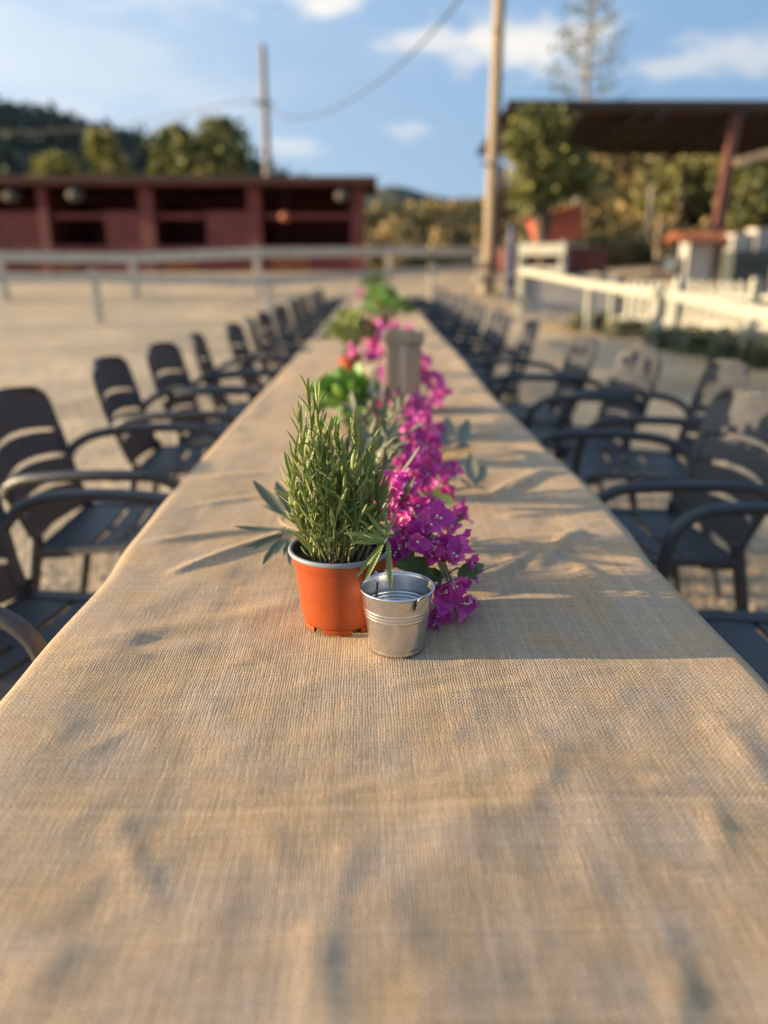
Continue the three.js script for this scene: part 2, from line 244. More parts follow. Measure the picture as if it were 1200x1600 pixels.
// creases: two photo pixels on the table top, height and half width in metres
const CREASES = [
  [227, 846, 400, 826, 0.0065, 0.013], [275, 892, 455, 826, 0.006, 0.011], [110, 1010, 480, 940, 0.0028, 0.022], [60, 1050, 300, 1010, 0.0022, 0.02], [330, 1090, 560, 1060, 0.002, 0.018],
  [188, 1296, 232, 1412, 0.0032, 0.010], [140, 1172, 200, 1135, 0.0016, 0.010], [545, 1335, 505, 1480, 0.0022, 0.014], [488, 1470, 500, 1600, 0.0035, 0.012], [1118, 1270, 1128, 1335, 0.003, 0.01],
  [640, 1235, 800, 1188, 0.0035, 0.022], [690, 1285, 900, 1230, 0.0025, 0.02], [420, 1300, 440, 1360, 0.0025, 0.011], [340, 1400, 320, 1500, 0.002, 0.018], [870, 1180, 830, 1260, 0.002, 0.015], [60, 1440, 140, 1560, 0.004, 0.03], [600, 1420, 640, 1490, 0.002, 0.016], [1060, 1520, 1050, 1600, 0.003, 0.012],
  [1150, 1140, 1190, 1230, 0.004, 0.02], [900, 1330, 930, 1420, 0.0018, 0.014],
  [690, 943, 960, 938, 0.005, 0.008], [840, 882, 900, 832, 0.004, 0.012], [760, 900, 850, 855, 0.004, 0.012], [795, 808, 905, 798, 0.0055, 0.011], [780, 770, 850, 738, 0.006, 0.016], [905, 880, 960, 920, 0.004, 0.014], [890, 850, 960, 862, 0.005, 0.014], [740, 846, 905, 838, 0.004, 0.01], [1000, 870, 1090, 965, 0.004, 0.016], [985, 905, 1030, 950, 0.004, 0.012],
  [300, 790, 420, 770, 0.003, 0.014], [330, 745, 440, 738, 0.003, 0.02], [360, 700, 450, 705, 0.004, 0.022], [390, 660, 500, 668, 0.004, 0.03], [700, 720, 830, 705, 0.004, 0.02], [690, 690, 800, 672, 0.004, 0.03], [700, 640, 780, 640, 0.005, 0.03], [440, 610, 540, 616, 0.004, 0.04],
].map(([a, b, c, d, h, w]) => { const p = onY(a, b, TOP), q = onY(c, d, TOP); return [p.x, p.z, q.x, q.z, h * (Math.max(b, d) > 1050 ? 0.6 : 1.05), w]; });
reseed(19);
for (let k = 0; k < 150; k++) {                           // many small sharp creases, mostly across the cloth
  const x = rr(-0.36, 0.36), z = k < 70 ? rr(-1.0, -0.3) : -Math.pow(rnd(), 0.6) * 3.2, a = rnd() < 0.8 ? rr(-0.4, 0.4) : rr(0.4, 1.2), L = rr(0.02, 0.08), kink = rr(-0.35, 0.35), h = rr(0.0004, 0.0011) * (Math.abs(a) > 0.4 ? 0.5 : 1), w = rr(0.0045, 0.009), mx = x + Math.cos(a) * L, mz = z + Math.sin(a) * L;
  CREASES.push([x, z, mx, mz, h, w], [mx, mz, mx + Math.cos(a + kink) * L * 0.9, mz + Math.sin(a + kink) * L * 0.9, h * 0.9, w]);
}
function clothLift(x, z) {
  let y = (fbm(x * 4 + 20, z * 3 + 20, 3, 81) - 0.5) * 0.009 + (fbm(x * 9 + 20, z * 7 + 20, 3, 82) - 0.5) * 0.0036 + (fbm(x * 26 + z * 9, z * 22, 2, 80) - 0.5) * 0.0018;
  y += (noise(x * 2.2 + 7, z * 6 + 9, 83) - 0.5) * 0.009 * smooth(-1.2, -2.2, z);               // cross ripples further down the table
  for (const [ax, az, bx, bz, h, w] of CREASES) {
    if (Math.min(ax, bx) - x > w * 5 || x - Math.max(ax, bx) > w * 5 || Math.min(az, bz) - z > w * 5 || z - Math.max(az, bz) > w * 5) continue;
    const vx = bx - ax, vz = bz - az, t = clamp(((x - ax) * vx + (z - az) * vz) / (vx * vx + vz * vz)), L = Math.hypot(vx, vz);
    const wig = (noise(t * L * 14 + ax * 50, az * 30, 84) - 0.5) * w * 0.4, dx = x - ax - vx * t, dz = z - az - vz * t, side = ((x - ax) * vz - (z - az) * vx) / L, dd = Math.hypot(dx, dz), s = (side >= 0 ? dd : -dd) + wig;
    if (dd < w * 4) y += h * Math.exp(-((s / w) ** 2)) * (0.35 + 0.65 * Math.sin(Math.PI * clamp(0.12 + 0.76 * t)));
  }
  return y;
}
const tableY = (x, z) => TOP + clothLift(x, z) * smooth(0.43, 0.34, Math.abs(x));
{
  const R = 0.022, DROP = 0.34, NU = 230, rows = [];
  for (let z = 0.24; z > -2.9; z -= 0.0055) rows.push(z);
  for (let z = -2.9; z > -12.3; z -= 0.045) rows.push(z);
  const geo = gridGeo(NU, rows.length - 1, (s, t, i, j) => {
    const z0 = rows[j], u = s * 2 - 1, side = Math.sign(u), hw = u < 0 ? lut(EDGE_L, z0) : lut(EDGE_R, z0), flat = hw - R, arc = R * Math.PI / 2, a = Math.abs(u) * (0.41 + arc + DROP);
    const slack = (fbm(z0 * 2.2 + side * 30, 3, 3, 86)) * 0.05, pleat = Math.sin(z0 * 9 + side * 2 + 4 * noise(z0 * 1.1, side, 88)) * 0.022;
    let x, y, z = z0;
    if (a < flat) { x = a; y = TOP + clothLift(side * a, z0) * smooth(flat + 0.012, flat - 0.07, a); }
    else if (a < flat + arc) { const q = (a - flat) / R; x = flat + Math.sin(q) * R; y = TOP - R * (1 - Math.cos(q)); }
    else { const q = a - flat - arc, k = smooth(0, 0.2, q); x = hw + k * (pleat + slack * 0.4) + 0.004 * (fbm(z0 * 14, q * 14, 2, 87) - 0.5) * k; y = TOP - R - q; }
    return V(side * x, y, z);
  }, (s, t, q) => [0, 0]);
  const uv = geo.attributes.uv;
  for (let j = 0; j < rows.length; j++) for (let i = 0; i <= NU; i++) { const u = (i / NU * 2 - 1) * 0.78; uv.setXY(j * (NU + 1) + i, u + 0.004 * Math.sin(rows[j] * 5) + 0.5, rows[j] + 0.006 * Math.sin(u * 7) + 0.3); }
  tag(part('burlap_tablecloth', geo, M.burlap), 'long creased burlap tablecloth covering the whole banquet table', 'tablecloth');
}
{
  const t = thing('banquet_table', 'long trestle table hidden under the burlap cloth', 'table', [0, 0, 0]);
  for (let k = 0; k < 6; k++) {
    const z = 0.15 - k * 2.06 - 1.0;
    part('table_top', box(0.72, 0.03, 2.04, 0, 0.717, z), M.tableTop, t);
    for (const sx of [-1, 1]) for (const sz of [-1, 1]) part('leg', cyl(0.014, 0.014, 0.7, sx * 0.3, 0.002, z + sz * 0.8, 10), M.tableLeg, t);
  }
}

// ------------------------------------------------------------------ chairs
function makeChair() {
  const o = new THREE.Group();
  const hw = (v) => v < 0.72 ? lerp(0.205, 0.238, smooth(0, 0.7, v)) : lerp(0.238, 0.168, 1 - Math.sqrt(Math.max(0, 1 - ((v - 0.72) / 0.28) ** 4)));
  const B = (u, v) => V(u * hw(v), 0.43 + 0.388 * v - 0.012 * u * u * v, -0.205 - 0.14 * v + 0.03 * v * v - 0.045 * (1 - u * u));
  const arch = (u) => 0.045 * (1 - u * u);
  const band = (v0, v1, e, a0, a1) => slab((s, t) => { const u = (s * 2 - 1) * e; return B(u, lerp(v0 + (a0 ? arch(u) : 0), v1 + (a1 ? arch(u) : 0), t)); }, 18, t4(v0, v1), 0.011);
  function t4(a, b) { return b > 0.95 ? 10 : 3; }
  const back = [band(0, 0.195, 0.88, 0, 1), band(0.23, 0.405, 0.88, 1, 1), band(0.442, 0.615, 0.88, 1, 1), slab((s, t) => { const u = s * 2 - 1; return B(u, lerp(0.652 + arch(clamp(u / 0.88, -1, 1)), 1, t)); }, 22, 10, 0.011)];
  for (const sd of [-1, 1]) back.push(slab((s, t) => { const u = sd > 0 ? lerp(0.88, 1, s) : lerp(-1, -0.88, s); return B(u, t * 0.66); }, 2, 12, 0.016));
  part('backrest', back, M.chair, o);
  const S = (u, v) => V(u * lerp(0.215, 0.24, v), 0.445 - 0.016 * (1 - u * u) * Math.sin(Math.PI * clamp(v)) - 0.05 * smooth(0.8, 1.05, v) ** 2 - 0.02 * (1 - v), -0.215 + 0.44 * v);
  const seat = [], cuts = [0, 0.3, 0.335, 0.46, 0.495, 0.62, 0.655, 1.02];
  for (let k = 0; k < 8; k += 2) seat.push(slab((s, t) => S((s * 2 - 1) * 0.84, lerp(cuts[k + 1], cuts[k], t)), 12, k === 6 ? 8 : 3, 0.011));
  for (const sd of [-1, 1]) seat.push(slab((s, t) => S(sd > 0 ? lerp(0.84, 1, s) : lerp(-1, -0.84, s), lerp(1.02, 0, t)), 2, 12, 0.018));
  seat.push(slab((s, t) => S(lerp(-0.06, 0.06, s), lerp(0.67, 0.28, t)), 2, 6, 0.012));
  part('seat', seat, M.chair, o);
  for (const sd of [-1, 1]) {
    part('armrest', tube([V(sd * 0.219, 0.582, -0.262), V(sd * 0.24, 0.612, -0.246), V(sd * 0.264, 0.638, -0.2), V(sd * 0.286, 0.653, -0.1), V(sd * 0.295, 0.658, 0.06), V(sd * 0.293, 0.648, 0.165), V(sd * 0.288, 0.61, 0.215), V(sd * 0.283, 0.54, 0.232), V(sd * 0.28, 0.45, 0.238)], 0.0148, 34, 10), M.chair, o);
    part('leg', [taperTube([V(sd * 0.28, 0.45, 0.238), V(sd * 0.283, 0.2, 0.248), V(sd * 0.29, 0.002, 0.262)], 0.0165, 0.0145, 10, 10), beam(V(sd * 0.19, 0.415, 0.15), V(sd * 0.282, 0.425, 0.235), 0.03, 0.03)], M.chair, o);
    part('leg', [taperTube([V(sd * 0.20, 0.46, -0.21), V(sd * 0.225, 0.25, -0.245), V(sd * 0.245, 0.002, -0.31)], 0.018, 0.0155, 10, 10), beam(V(sd * 0.19, 0.418, -0.12), V(sd * 0.207, 0.42, -0.212), 0.028, 0.03)], M.chair, o);
  }
  return o;
}
const chair0 = makeChair();
const ORD = ['first', 'second', 'third', 'fourth', 'fifth', 'sixth', 'seventh', 'eighth', 'ninth', 'tenth', 'eleventh', 'twelfth', 'thirteenth', 'fourteenth', 'fifteenth', 'sixteenth', 'seventeenth', 'eighteenth', 'nineteenth', 'twentieth'];
function placeChair(x, z, turn, label, group) {
  const c = chair0.clone(); c.name = numbered('plastic_armchair'); c.position.set(x, 0.004, z); c.rotation.y = turn; scene.add(c);
  return tag(c, label, 'chair', group);
}
reseed(5);
[[-0.675, -1.40, -0.26], [-0.72, -2.15, 0.02], [-0.705, -2.95, 0.06], [-0.65, -3.47, -0.03], [-0.60, -4.0, 0.12], [-0.54, -4.66, 0.0], [-0.52, -5.22, 0.1], [-0.53, -5.8, -0.05], [-0.5, -6.36, 0.02], [-0.53, -6.92, -0.04], [-0.5, -7.5, 0.06], [-0.52, -8.06, 0], [-0.5, -8.66, -0.05], [-0.53, -9.22, 0.04], [-0.5, -9.8, 0], [-0.52, -10.4, 0.05], [-0.5, -10.96, -0.04], [-0.51, -11.55, 0]]
  .forEach(([x, z, a], i) => placeChair(x, z, Math.PI / 2 + a, `dark slatted plastic armchair, ${ORD[i]} from the camera along the left table edge`, 'armchairs along the left side of the table'));
let rightCount = 0;
[[0.86, -1.28, 0.06], [0.70, -2.04, 0.05], [0.95, -2.84, -0.12, 'dark slatted plastic armchair pulled out furthest from the right table edge'], [0.80, -3.3, 0.05], [0.70, -3.86, 0], [0.62, -4.86, -0.04], [0.56, -5.5, 0], [0.6, -6.1, 0.06], [0.55, -6.7, 0], [0.56, -7.3, -0.05], [0.54, -7.9, 0.03], [0.56, -8.5, 0], [0.53, -9.1, 0.05], [0.55, -9.7, -0.03], [0.53, -10.3, 0], [0.54, -10.9, 0.04], [0.53, -11.5, 0]]
  .forEach(([x, z, a, l]) => placeChair(x, z, -Math.PI / 2 + a, l ?? `dark slatted plastic armchair, ${ORD[rightCount++]} from the camera along the right table edge`, 'armchairs along the right side of the table'));

// ------------------------------------------------------------------ zinc bucket
{
  const bx = 0.0105, bz = -0.786, b = thing('zinc_bucket', 'small empty galvanised metal bucket in front of the orange flower pot', 'bucket', [bx, tableY(bx, bz) + 0.001, bz]);
  const r = (h) => 0.0305 + 0.0098 * h / 0.073, pts = [[0, 0.004], [0.027, 0.004], [0.0285, 0.0005], [0.0308, 0.0005], [0.0312, 0.003], [0.0306, 0.0055]];
  for (let h = 0.008; h < 0.0715; h += 0.0008) { const ring = [0.0435, 0.0475, 0.0515].reduce((s, c) => s + Math.exp(-(((h - c) / 0.0011) ** 2)), 0); pts.push([r(h) + ring * 0.0007, h]); }
  for (let k = 0; k <= 10; k++) { const a = -0.4 * Math.PI + k / 10 * 1.75 * Math.PI; pts.push([r(0.073) + 0.0006 + Math.cos(a) * 0.0013, 0.0735 + Math.sin(a) * 0.0013]); }
  for (let h = 0.0715; h > 0.005; h -= 0.0008) { const ring = [0.0435, 0.0475, 0.0515].reduce((s, c) => s + Math.exp(-(((h - c) / 0.0011) ** 2)), 0); pts.push([r(h) - 0.0006 + ring * 0.0006, h]); }
  pts.push([0.029, 0.006], [0.02, 0.005], [0.0195, 0.0056], [0.012, 0.0056], [0.0115, 0.005], [0, 0.005]);
  const g = new THREE.LatheGeometry(pts.map(([x, y]) => new THREE.Vector2(x, y)), 96), uv = g.attributes.uv;
  for (let i = 0; i < uv.count; i++) { const p = V().fromBufferAttribute(g.attributes.position, i); uv.setXY(i, uv.getX(i) * 0.22, p.y); }
  part('body', g, M.zinc, b);
  part('seam', box(0.0035, 0.062, 0.0007, 0, 0, 0, 0.0003).rotateX(-0.133).translate(0, 0.039, r(0.039) - 0.0012).rotateY(-2.35), M.zinc, b);
  for (const a of [0.68, 0.68 + Math.PI]) {
    const sh = new THREE.Shape(); sh.moveTo(-0.0095, 0); sh.lineTo(-0.0088, 0.012); sh.quadraticCurveTo(-0.0084, 0.0198, -0.002, 0.0208); sh.quadraticCurveTo(0.0078, 0.021, 0.0086, 0.014); sh.lineTo(0.0095, 0); sh.closePath();
    const plate = new THREE.ExtrudeGeometry(sh, { depth: 0.0007, bevelEnabled: true, bevelSize: 0.0003, bevelThickness: 0.0003, bevelSegments: 1, curveSegments: 6 }); { const pp = plate.attributes.position; for (let i = 0; i < pp.count; i++) pp.setZ(i, pp.getZ(i) - pp.getX(i) ** 2 / 0.085); plate.computeVertexNormals(); }
    plate.rotateX(0.133).translate(0, 0.0565, r(0.0568) + 0.0032).rotateY(a);
    const ear = part('handle_ear', plate, M.zinc, b);
    const q = (u, h, o) => V(u, h, r(h) + o).applyAxisAngle(V(0, 1, 0), a);
    part('hook', tube([q(-0.0085, 0.0715, 0.0038), q(-0.0094, 0.066, 0.0026), q(-0.0115, 0.060, 0.0016), q(-0.0125, 0.0565, 0.0016)], 0.0005, 10, 6), M.wire, ear);
  }
}

// ------------------------------------------------------------------ leaf shapes
function leafGeo(L, W, o = {}) {                          // base at 0, tip at +Y, face to +Z
  const { seg = 8, bend = 0.15, fold = 0.25, teeth = 0, shape = (t) => Math.sin(Math.PI * Math.pow(t, 0.8)) ** 0.8, wave = 0, nx = 2, tones } = o;
  return gridGeo(nx * 2, seg, (s, t) => {
    const u = s * 2 - 1, a = bend * t, tooth = teeth && Math.abs(u) > 0.99 ? (Math.round(t * seg) % 2 ? 1.28 : 0.66) : 1;
    const w = Math.max(0.02, shape(t)) * W / 2 * u * tooth, y = L * (bend ? Math.sin(a) / bend : t), z = L * (bend ? (1 - Math.cos(a)) / bend : 0);
    const f = fold * Math.abs(w) * 1 + wave * W * Math.sin(t * 9 + u * 2) * u * u;
    return V(w, y + -Math.sin(a) * f * 0, z + f).applyAxisAngle(V(1, 0, 0), 0);
  }, undefined, tones ? (s) => { const u = Math.abs(s * 2 - 1); return tones(u); } : undefined);
}
const _m = new THREE.Matrix4();
function leafMatrix(p, dir, face, sc = 1) {               // +Y along dir, +Z turned towards face
  const y = dir.clone().normalize(), x = y.clone().cross(face); if (x.lengthSq() < 1e-6) x.set(1, 0, 0); x.normalize(); const z = x.clone().cross(y);
  return new THREE.Matrix4().makeBasis(x, y, z).scale(V(sc, sc, sc)).setPosition(p);
}
function place(name, geo, m, parent, p, dir, face, sc = 1) { const o = part(name, geo, m, parent); o.applyMatrix4(leafMatrix(p, dir, face, sc)); return o; }
const rdir = (k = 1) => V(rr(-1, 1), rr(-1, 1), rr(-1, 1)).multiplyScalar(k);
const UP = V(0, 1, 0);

// ------------------------------------------------------------------ flower pot
function flowerPot(parent, R, H, withSoil = true) {       // R rim radius, H height
  const r = (h) => lerp(R * 0.755, R * 0.945, h / H), p = [[0, 0.006], [r(0) - 0.0015, 0.006], [r(0), 0.0075]];
  for (let k = 1; k <= 12; k++) { const h = H * (0.08 + 0.74 * k / 12); p.push([r(h), h]); }
  p.push([r(H * 0.83) + 0.0002, H * 0.83], [r(H * 0.835) + 0.0012, H * 0.838], [r(H * 0.93) + 0.0014, H * 0.935], [r(H * 0.94) + 0.0014, H * 0.945], [r(H) - 0.0005, H * 0.955]);
  const body = new THREE.LatheGeometry(p.map(([x, y]) => new THREE.Vector2(x, y)), 72), uv = body.attributes.uv;
  for (let i = 0; i < uv.count; i++) uv.setXY(i, uv.getX(i) * 0.3, body.attributes.position.getY(i));
  const bm = part('pot_body', body, M.terracotta, parent);
  for (let k = 0; k < 6; k++) { const a0 = k * Math.PI / 3 + 0.2, foot = gridGeo(8, 4, (s, t) => { const a = a0 + s * 0.78, q = [[r(0) - 0.0035, 0.0062], [r(0) - 0.0035, 0.0003], [r(0) - 0.0012, 0], [r(0) + 0.0003, 0.001], [r(0) + 0.0004, 0.0072]][Math.round(t * 4)]; return V(Math.cos(a) * q[0], q[1], Math.sin(a) * q[0]); }); part('foot', foot, M.terracotta, bm); }
  const rim = []; for (let k = 0; k <= 12; k++) { const a = -0.75 * Math.PI + k / 12 * 1.6 * Math.PI; rim.push(new THREE.Vector2(R - 0.0016 + Math.cos(a) * 0.0026, H - 0.002 + Math.sin(a) * 0.0030)); }
  part('pot_rim', new THREE.LatheGeometry(rim, 72), M.potRim, parent);
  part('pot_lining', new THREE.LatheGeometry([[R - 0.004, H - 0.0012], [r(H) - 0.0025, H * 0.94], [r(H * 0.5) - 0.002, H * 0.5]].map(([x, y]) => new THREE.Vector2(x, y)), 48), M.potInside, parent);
  if (withSoil) part('soil', gridGeo(40, 10, (s, t) => { const a = s * Math.PI * 2, q = t * (r(H * 0.9) - 0.002); return V(Math.cos(a) * q, H * 0.885 + (fbm(Math.cos(a) * q * 160 + 9, Math.sin(a) * q * 160 + 9, 3, 41) - 0.5) * 0.012 - t * 0.003, -Math.sin(a) * q); }, (s, t, q) => [q.x, q.z]), M.soil, parent);
}

// ------------------------------------------------------------------ potted lavender (toothed leaves)
{
  reseed(77);
  const px = -0.056, pz = -0.857, py = tableY(px, pz) + 0.001, H = 0.096, pot = thing('potted_lavender', 'bushy green plant with toothed leaves in an orange plastic pot beside the metal bucket', 'potted plant', [px, py, pz]);
  flowerPot(pot, 0.0605, H);
  const base = V(px, py, pz), loc = (v) => v.clone().sub(base);
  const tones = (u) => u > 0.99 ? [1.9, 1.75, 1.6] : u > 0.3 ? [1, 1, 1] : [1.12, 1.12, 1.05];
  const shp = (t) => Math.pow(Math.sin(Math.PI * clamp(0.10 + 0.88 * t)), 0.55);
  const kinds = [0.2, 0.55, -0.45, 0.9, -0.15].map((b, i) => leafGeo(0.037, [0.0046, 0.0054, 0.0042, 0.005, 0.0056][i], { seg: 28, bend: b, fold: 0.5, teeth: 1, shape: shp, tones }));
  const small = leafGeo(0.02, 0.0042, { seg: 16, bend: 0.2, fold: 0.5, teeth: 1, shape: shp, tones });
  const tips = [[478, 598, 0.85], [492, 612, 0.858], [462, 640, 0.86], [515, 655, 0.85], [530, 668, 0.87], [548, 672, 0.85], [566, 690, 0.86], [590, 700, 0.845], [584, 690, 0.88], [452, 692, 0.85], [447, 745, 0.84], [448, 728, 0.87], [470, 690, 0.835], [500, 690, 0.84], [520, 720, 0.83], [555, 715, 0.83], [538, 700, 0.9], [575, 735, 0.835], [598, 728, 0.86], [606, 756, 0.87], [604, 772, 0.85], [455, 772, 0.835], [482, 740, 0.828], [505, 765, 0.824], [540, 752, 0.822], [570, 775, 0.826], [500, 650, 0.88], [475, 720, 0.89], [560, 660, 0.885], [528, 780, 0.82], [462, 800, 0.832], [488, 790, 0.822], [590, 790, 0.84], [600, 742, 0.89], [515, 705, 0.9], [520, 690, 0.845], [545, 735, 0.845], [495, 715, 0.85], [558, 745, 0.86], [585, 755, 0.85], [470, 760, 0.85], [530, 740, 0.875]];
  const all = [];
  tips.forEach(([x, y, d], k) => {
    const tip = loc(at(519 + (x - 519) * 0.88, y + 24, d)), f = clamp((x - 522) / 90, -1, 1), root = V(f * 0.024 - 0.006 + rr(-0.007, 0.007), H * 0.885, rr(-0.02, 0.022) + (0.857 - d) * 0.4);
    const mid = root.clone().lerp(tip, 0.5).add(V(f * 0.012 + rr(-0.005, 0.005), 0.012, rr(-0.006, 0.006))), c = new THREE.CatmullRomCurve3([root, root.clone().lerp(mid, 0.5).add(V(rr(-1, 1) * 0.002, 0.004, 0)), mid, tip]);
    part('stem', taperTube(c.getPoints(6), 0.0015, 0.0009, 12, 6), M.lavenderStem, pot);
    const len = c.getLength(), n = Math.max(5, Math.round(len / 0.0115)); let spin = rr(0, 3);
    for (let i = 0; i <= n; i++) {
      const t = lerp(0.14, 1, i / n), p = c.getPointAt(t), tg = c.getTangentAt(t), top = smooth(0.8, 1, t); spin += Math.PI / 2 + rr(-0.25, 0.25);
      const side = tg.clone().cross(Math.abs(tg.y) > 0.9 ? V(1, 0, 0) : UP).normalize();
      for (const w of [0, Math.PI]) {
        if (t < 0.22 && rnd() < 0.45) continue;
        const out = side.clone().applyAxisAngle(tg, spin + w), open = lerp(rr(0.4, 1.05), rr(0.12, 0.45), top), dir = tg.clone().multiplyScalar(Math.cos(open)).addScaledVector(out, Math.sin(open)).add(V(0, 0.08, 0)).add(rdir(0.16));
        all.push({ p, dir, face: tg.clone().sub(out.clone().multiplyScalar(0.35)).add(rdir(0.5)), sc: lerp(rr(0.7, 1.05), rr(0.75, 1.0), top) * (t < 0.3 ? 0.7 : 1), g: rnd() < 0.14 ? small : kinds[Math.floor(rnd() * 5)], m: M.lavender[Math.floor(rnd() * 4)] });
      }
    }
  });
  // the shoot that droops over the rim towards the bucket
  const c = new THREE.CatmullRomCurve3([V(0.03, H * 0.885, 0.022), loc(at(590, 822, 0.84)), loc(at(606, 832, 0.822)), loc(at(603, 846, 0.812)), loc(at(590, 858, 0.806))]);
  part('stem', taperTube(c.getPoints(10), 0.0017, 0.0012, 16, 6), M.lavenderStem, pot);
  for (const [x0, y0, d0, x1, y1, d1, s] of [[600, 842, 0.812, 540, 829, 0.80, 1.2], [600, 846, 0.81, 548, 850, 0.795, 1.12], [598, 850, 0.808, 553, 902, 0.792, 1.12], [597, 852, 0.807, 572, 908, 0.792, 1.1], [606, 850, 0.812, 610, 922, 0.785, 1.25], [606, 840, 0.815, 602, 790, 0.83, 1.15], [604, 836, 0.815, 620, 800, 0.825, 1.05], [602, 838, 0.815, 570, 800, 0.83, 1.0], [600, 845, 0.81, 560, 838, 0.80, 1.0], [596, 838, 0.816, 560, 812, 0.82, 1.0], [606, 838, 0.818, 612, 815, 0.82, 0.8]]) {
    const a = loc(at(x0, y0, d0)), b = loc(at(x1, y1, d1)), dir = b.clone().sub(a);
    all.push({ p: a, dir, face: V(rr(-0.3, 0.3), 0.6, 0.8), sc: dir.length() / 0.037, g: kinds[[0, 2][Math.floor(rnd() * 2)]], m: M.lavender[Math.floor(rnd() * 2)], front: 1 });
  }
  all.sort((a, b) => (b.front ? 9 : 0) + b.p.z - (a.front ? 9 : 0) - a.p.z);
  all.slice(0, 300).forEach((l) => place('leaf', l.g, l.m, pot, l.p, l.dir, l.face, l.sc));
  for (let k = 0; k < 2; k++) { const l = all.slice(300).filter((_, i) => i % 2 === k).map((q) => q.g.clone().applyMatrix4(leafMatrix(q.p, q.dir, q.face, q.sc))); if (l.length) part('leaf', l, M.lavender[k], pot).userData.kind = 'stuff'; }
  const bits = []; for (let k = 0; k < 70; k++) { const a = rr(0, 6.28), q = rr(0.004, 0.045), p = V(Math.cos(a) * q * 0.9 + 0.004, H * 0.888 + rr(0, 0.004), Math.sin(a) * q); bits.push(taperTube([p, p.clone().add(V(rr(-0.006, 0.006), rr(0.003, 0.016), rr(-0.006, 0.006))), p.clone().add(V(rr(-0.014, 0.014), rr(0.006, 0.026), rr(-0.012, 0.012)))], 0.0008, 0.0003, 4, 4)); }
  const lit = part('dry_stems', bits, M.litter, pot); lit.userData.kind = 'stuff';
}

// ------------------------------------------------------------------ bougainvillea cuttings
const bractKinds = [[0.036, 0.029, 0.5], [0.033, 0.028, 0.8], [0.038, 0.031, 0.2], [0.034, 0.027, 1.0]].map(([l, w, b]) => leafGeo(l, w, { seg: 9, nx: 3, bend: b, fold: 0.3, wave: 0.16, shape: (t) => t < 0.38 ? 0.35 + 0.65 * Math.sin(t / 0.38 * Math.PI / 2) : Math.pow(Math.cos((t - 0.38) / 0.62 * Math.PI / 2), 0.85) }));
const bougLeafKinds = [0.3, -0.2].map((b) => leafGeo(0.045, 0.03, { seg: 7, nx: 2, bend: b, fold: 0.2, shape: (t) => Math.pow(Math.sin(Math.PI * Math.pow(clamp(t, 0.02, 1), 0.75)), 0.8) }));
function bougFlower(root, p, axis, sc, mats) {
  const f = new THREE.Group(); f.name = 'flower'; f.position.copy(p); root.add(f);
  axis = axis.clone().normalize(); const s0 = axis.clone().cross(Math.abs(axis.y) > 0.9 ? V(1, 0, 0) : UP).normalize(), ph = rr(0, 6.28);
  for (let k = 0; k < 3; k++) {
    const out = s0.clone().applyAxisAngle(axis, ph + k * 2.094 + rr(-0.2, 0.2)), open = rr(0.75, 1.25), dir = axis.clone().multiplyScalar(Math.cos(open)).addScaledVector(out, Math.sin(open));
    place('bract', bractKinds[Math.floor(rnd() * 4)], mats[Math.floor(rnd() * mats.length)], f, V(0, 0, 0).addScaledVector(out, 0.002 * sc), dir, axis, sc * rr(0.9, 1.1));
  }
  for (let k = 0; k < 2; k++) { const t = axis.clone().addScaledVector(rdir(), 0.35).normalize().multiplyScalar(0.016 * sc); part('floret', [taperTube([V(0, 0, 0), t.clone().multiplyScalar(0.6), t], 0.0011 * sc, 0.0013 * sc, 4, 5), new THREE.SphereGeometry(0.0024 * sc, 6, 4).translate(t.x, t.y, t.z)], M.bougFlower, f); }
}
// flowers: [pixel x, pixel y, depth, scale]; leaves the same; stem through the given pixels
function bougSprig(label, stem, flowers, leaves, mats = M.bract) {
  const pts = stem.map((q) => at(...q)), o = pts[0].clone(); o.y = tableY(o.x, o.z);
  const root = thing('bougainvillea_sprig', label, 'flower sprig', o.toArray(), 0, 'bougainvillea cuttings laid along the table'), L = (v) => v.clone().sub(o);
  const c = new THREE.CatmullRomCurve3(pts.map(L)); part('stem', taperTube(c.getPoints(12), 0.0022, 0.0012, 20, 6), M.bougStem, root);
  const cp = c.getPoints(30), near = (p) => cp.reduce((b, q) => q.distanceTo(p) < b.distanceTo(p) ? q : b);
  for (const [x, y, d, sc = 1, ax] of flowers) {
    const p = L(at(x, y, d)), n = near(p), lift = Math.max(0, tableY(p.x + o.x, p.z + o.z) + 0.012 - (p.y + o.y)); p.y += lift;
    if (n.distanceTo(p) > 0.006) part('stem', taperTube([n, n.clone().lerp(p, 0.5).add(V(0, 0.006, 0)), p], 0.0012, 0.0009, 6, 5), M.bougStem, root);
    const axis = ax ? V(...ax) : V(rr(-0.3, 0.8), rr(0.35, 1), rr(0.1, 1));
    bougFlower(root, p, axis, sc * rr(0.68, 0.82), mats);
    for (let k = 0; k < 2; k++) { const p2 = p.clone().add(rdir(0.017 * sc)); p2.y = Math.max(p2.y, tableY(p2.x + o.x, p2.z + o.z) + 0.01 - o.y); bougFlower(root, p2, axis.clone().add(rdir(0.7)), sc * rr(0.55, 0.78), mats); }
  }
  for (const [x, y, d, sc = 1] of leaves) { const p = L(at(x, y, d)), n = near(p); p.y = Math.max(p.y, tableY(p.x + o.x, p.z + o.z) + 0.008 - o.y); place('leaf', bougLeafKinds[Math.floor(rnd() * 2)], M.bougLeaf[Math.floor(rnd() * 2)], root, p, p.clone().sub(n).add(V(rr(-0.6, 0.6), rr(-0.1, 0.5), rr(-0.2, 0.6)).multiplyScalar(0.02)), V(rr(-0.3, 0.3), 1, 0.7), sc); }
  return root;
}
reseed(31);
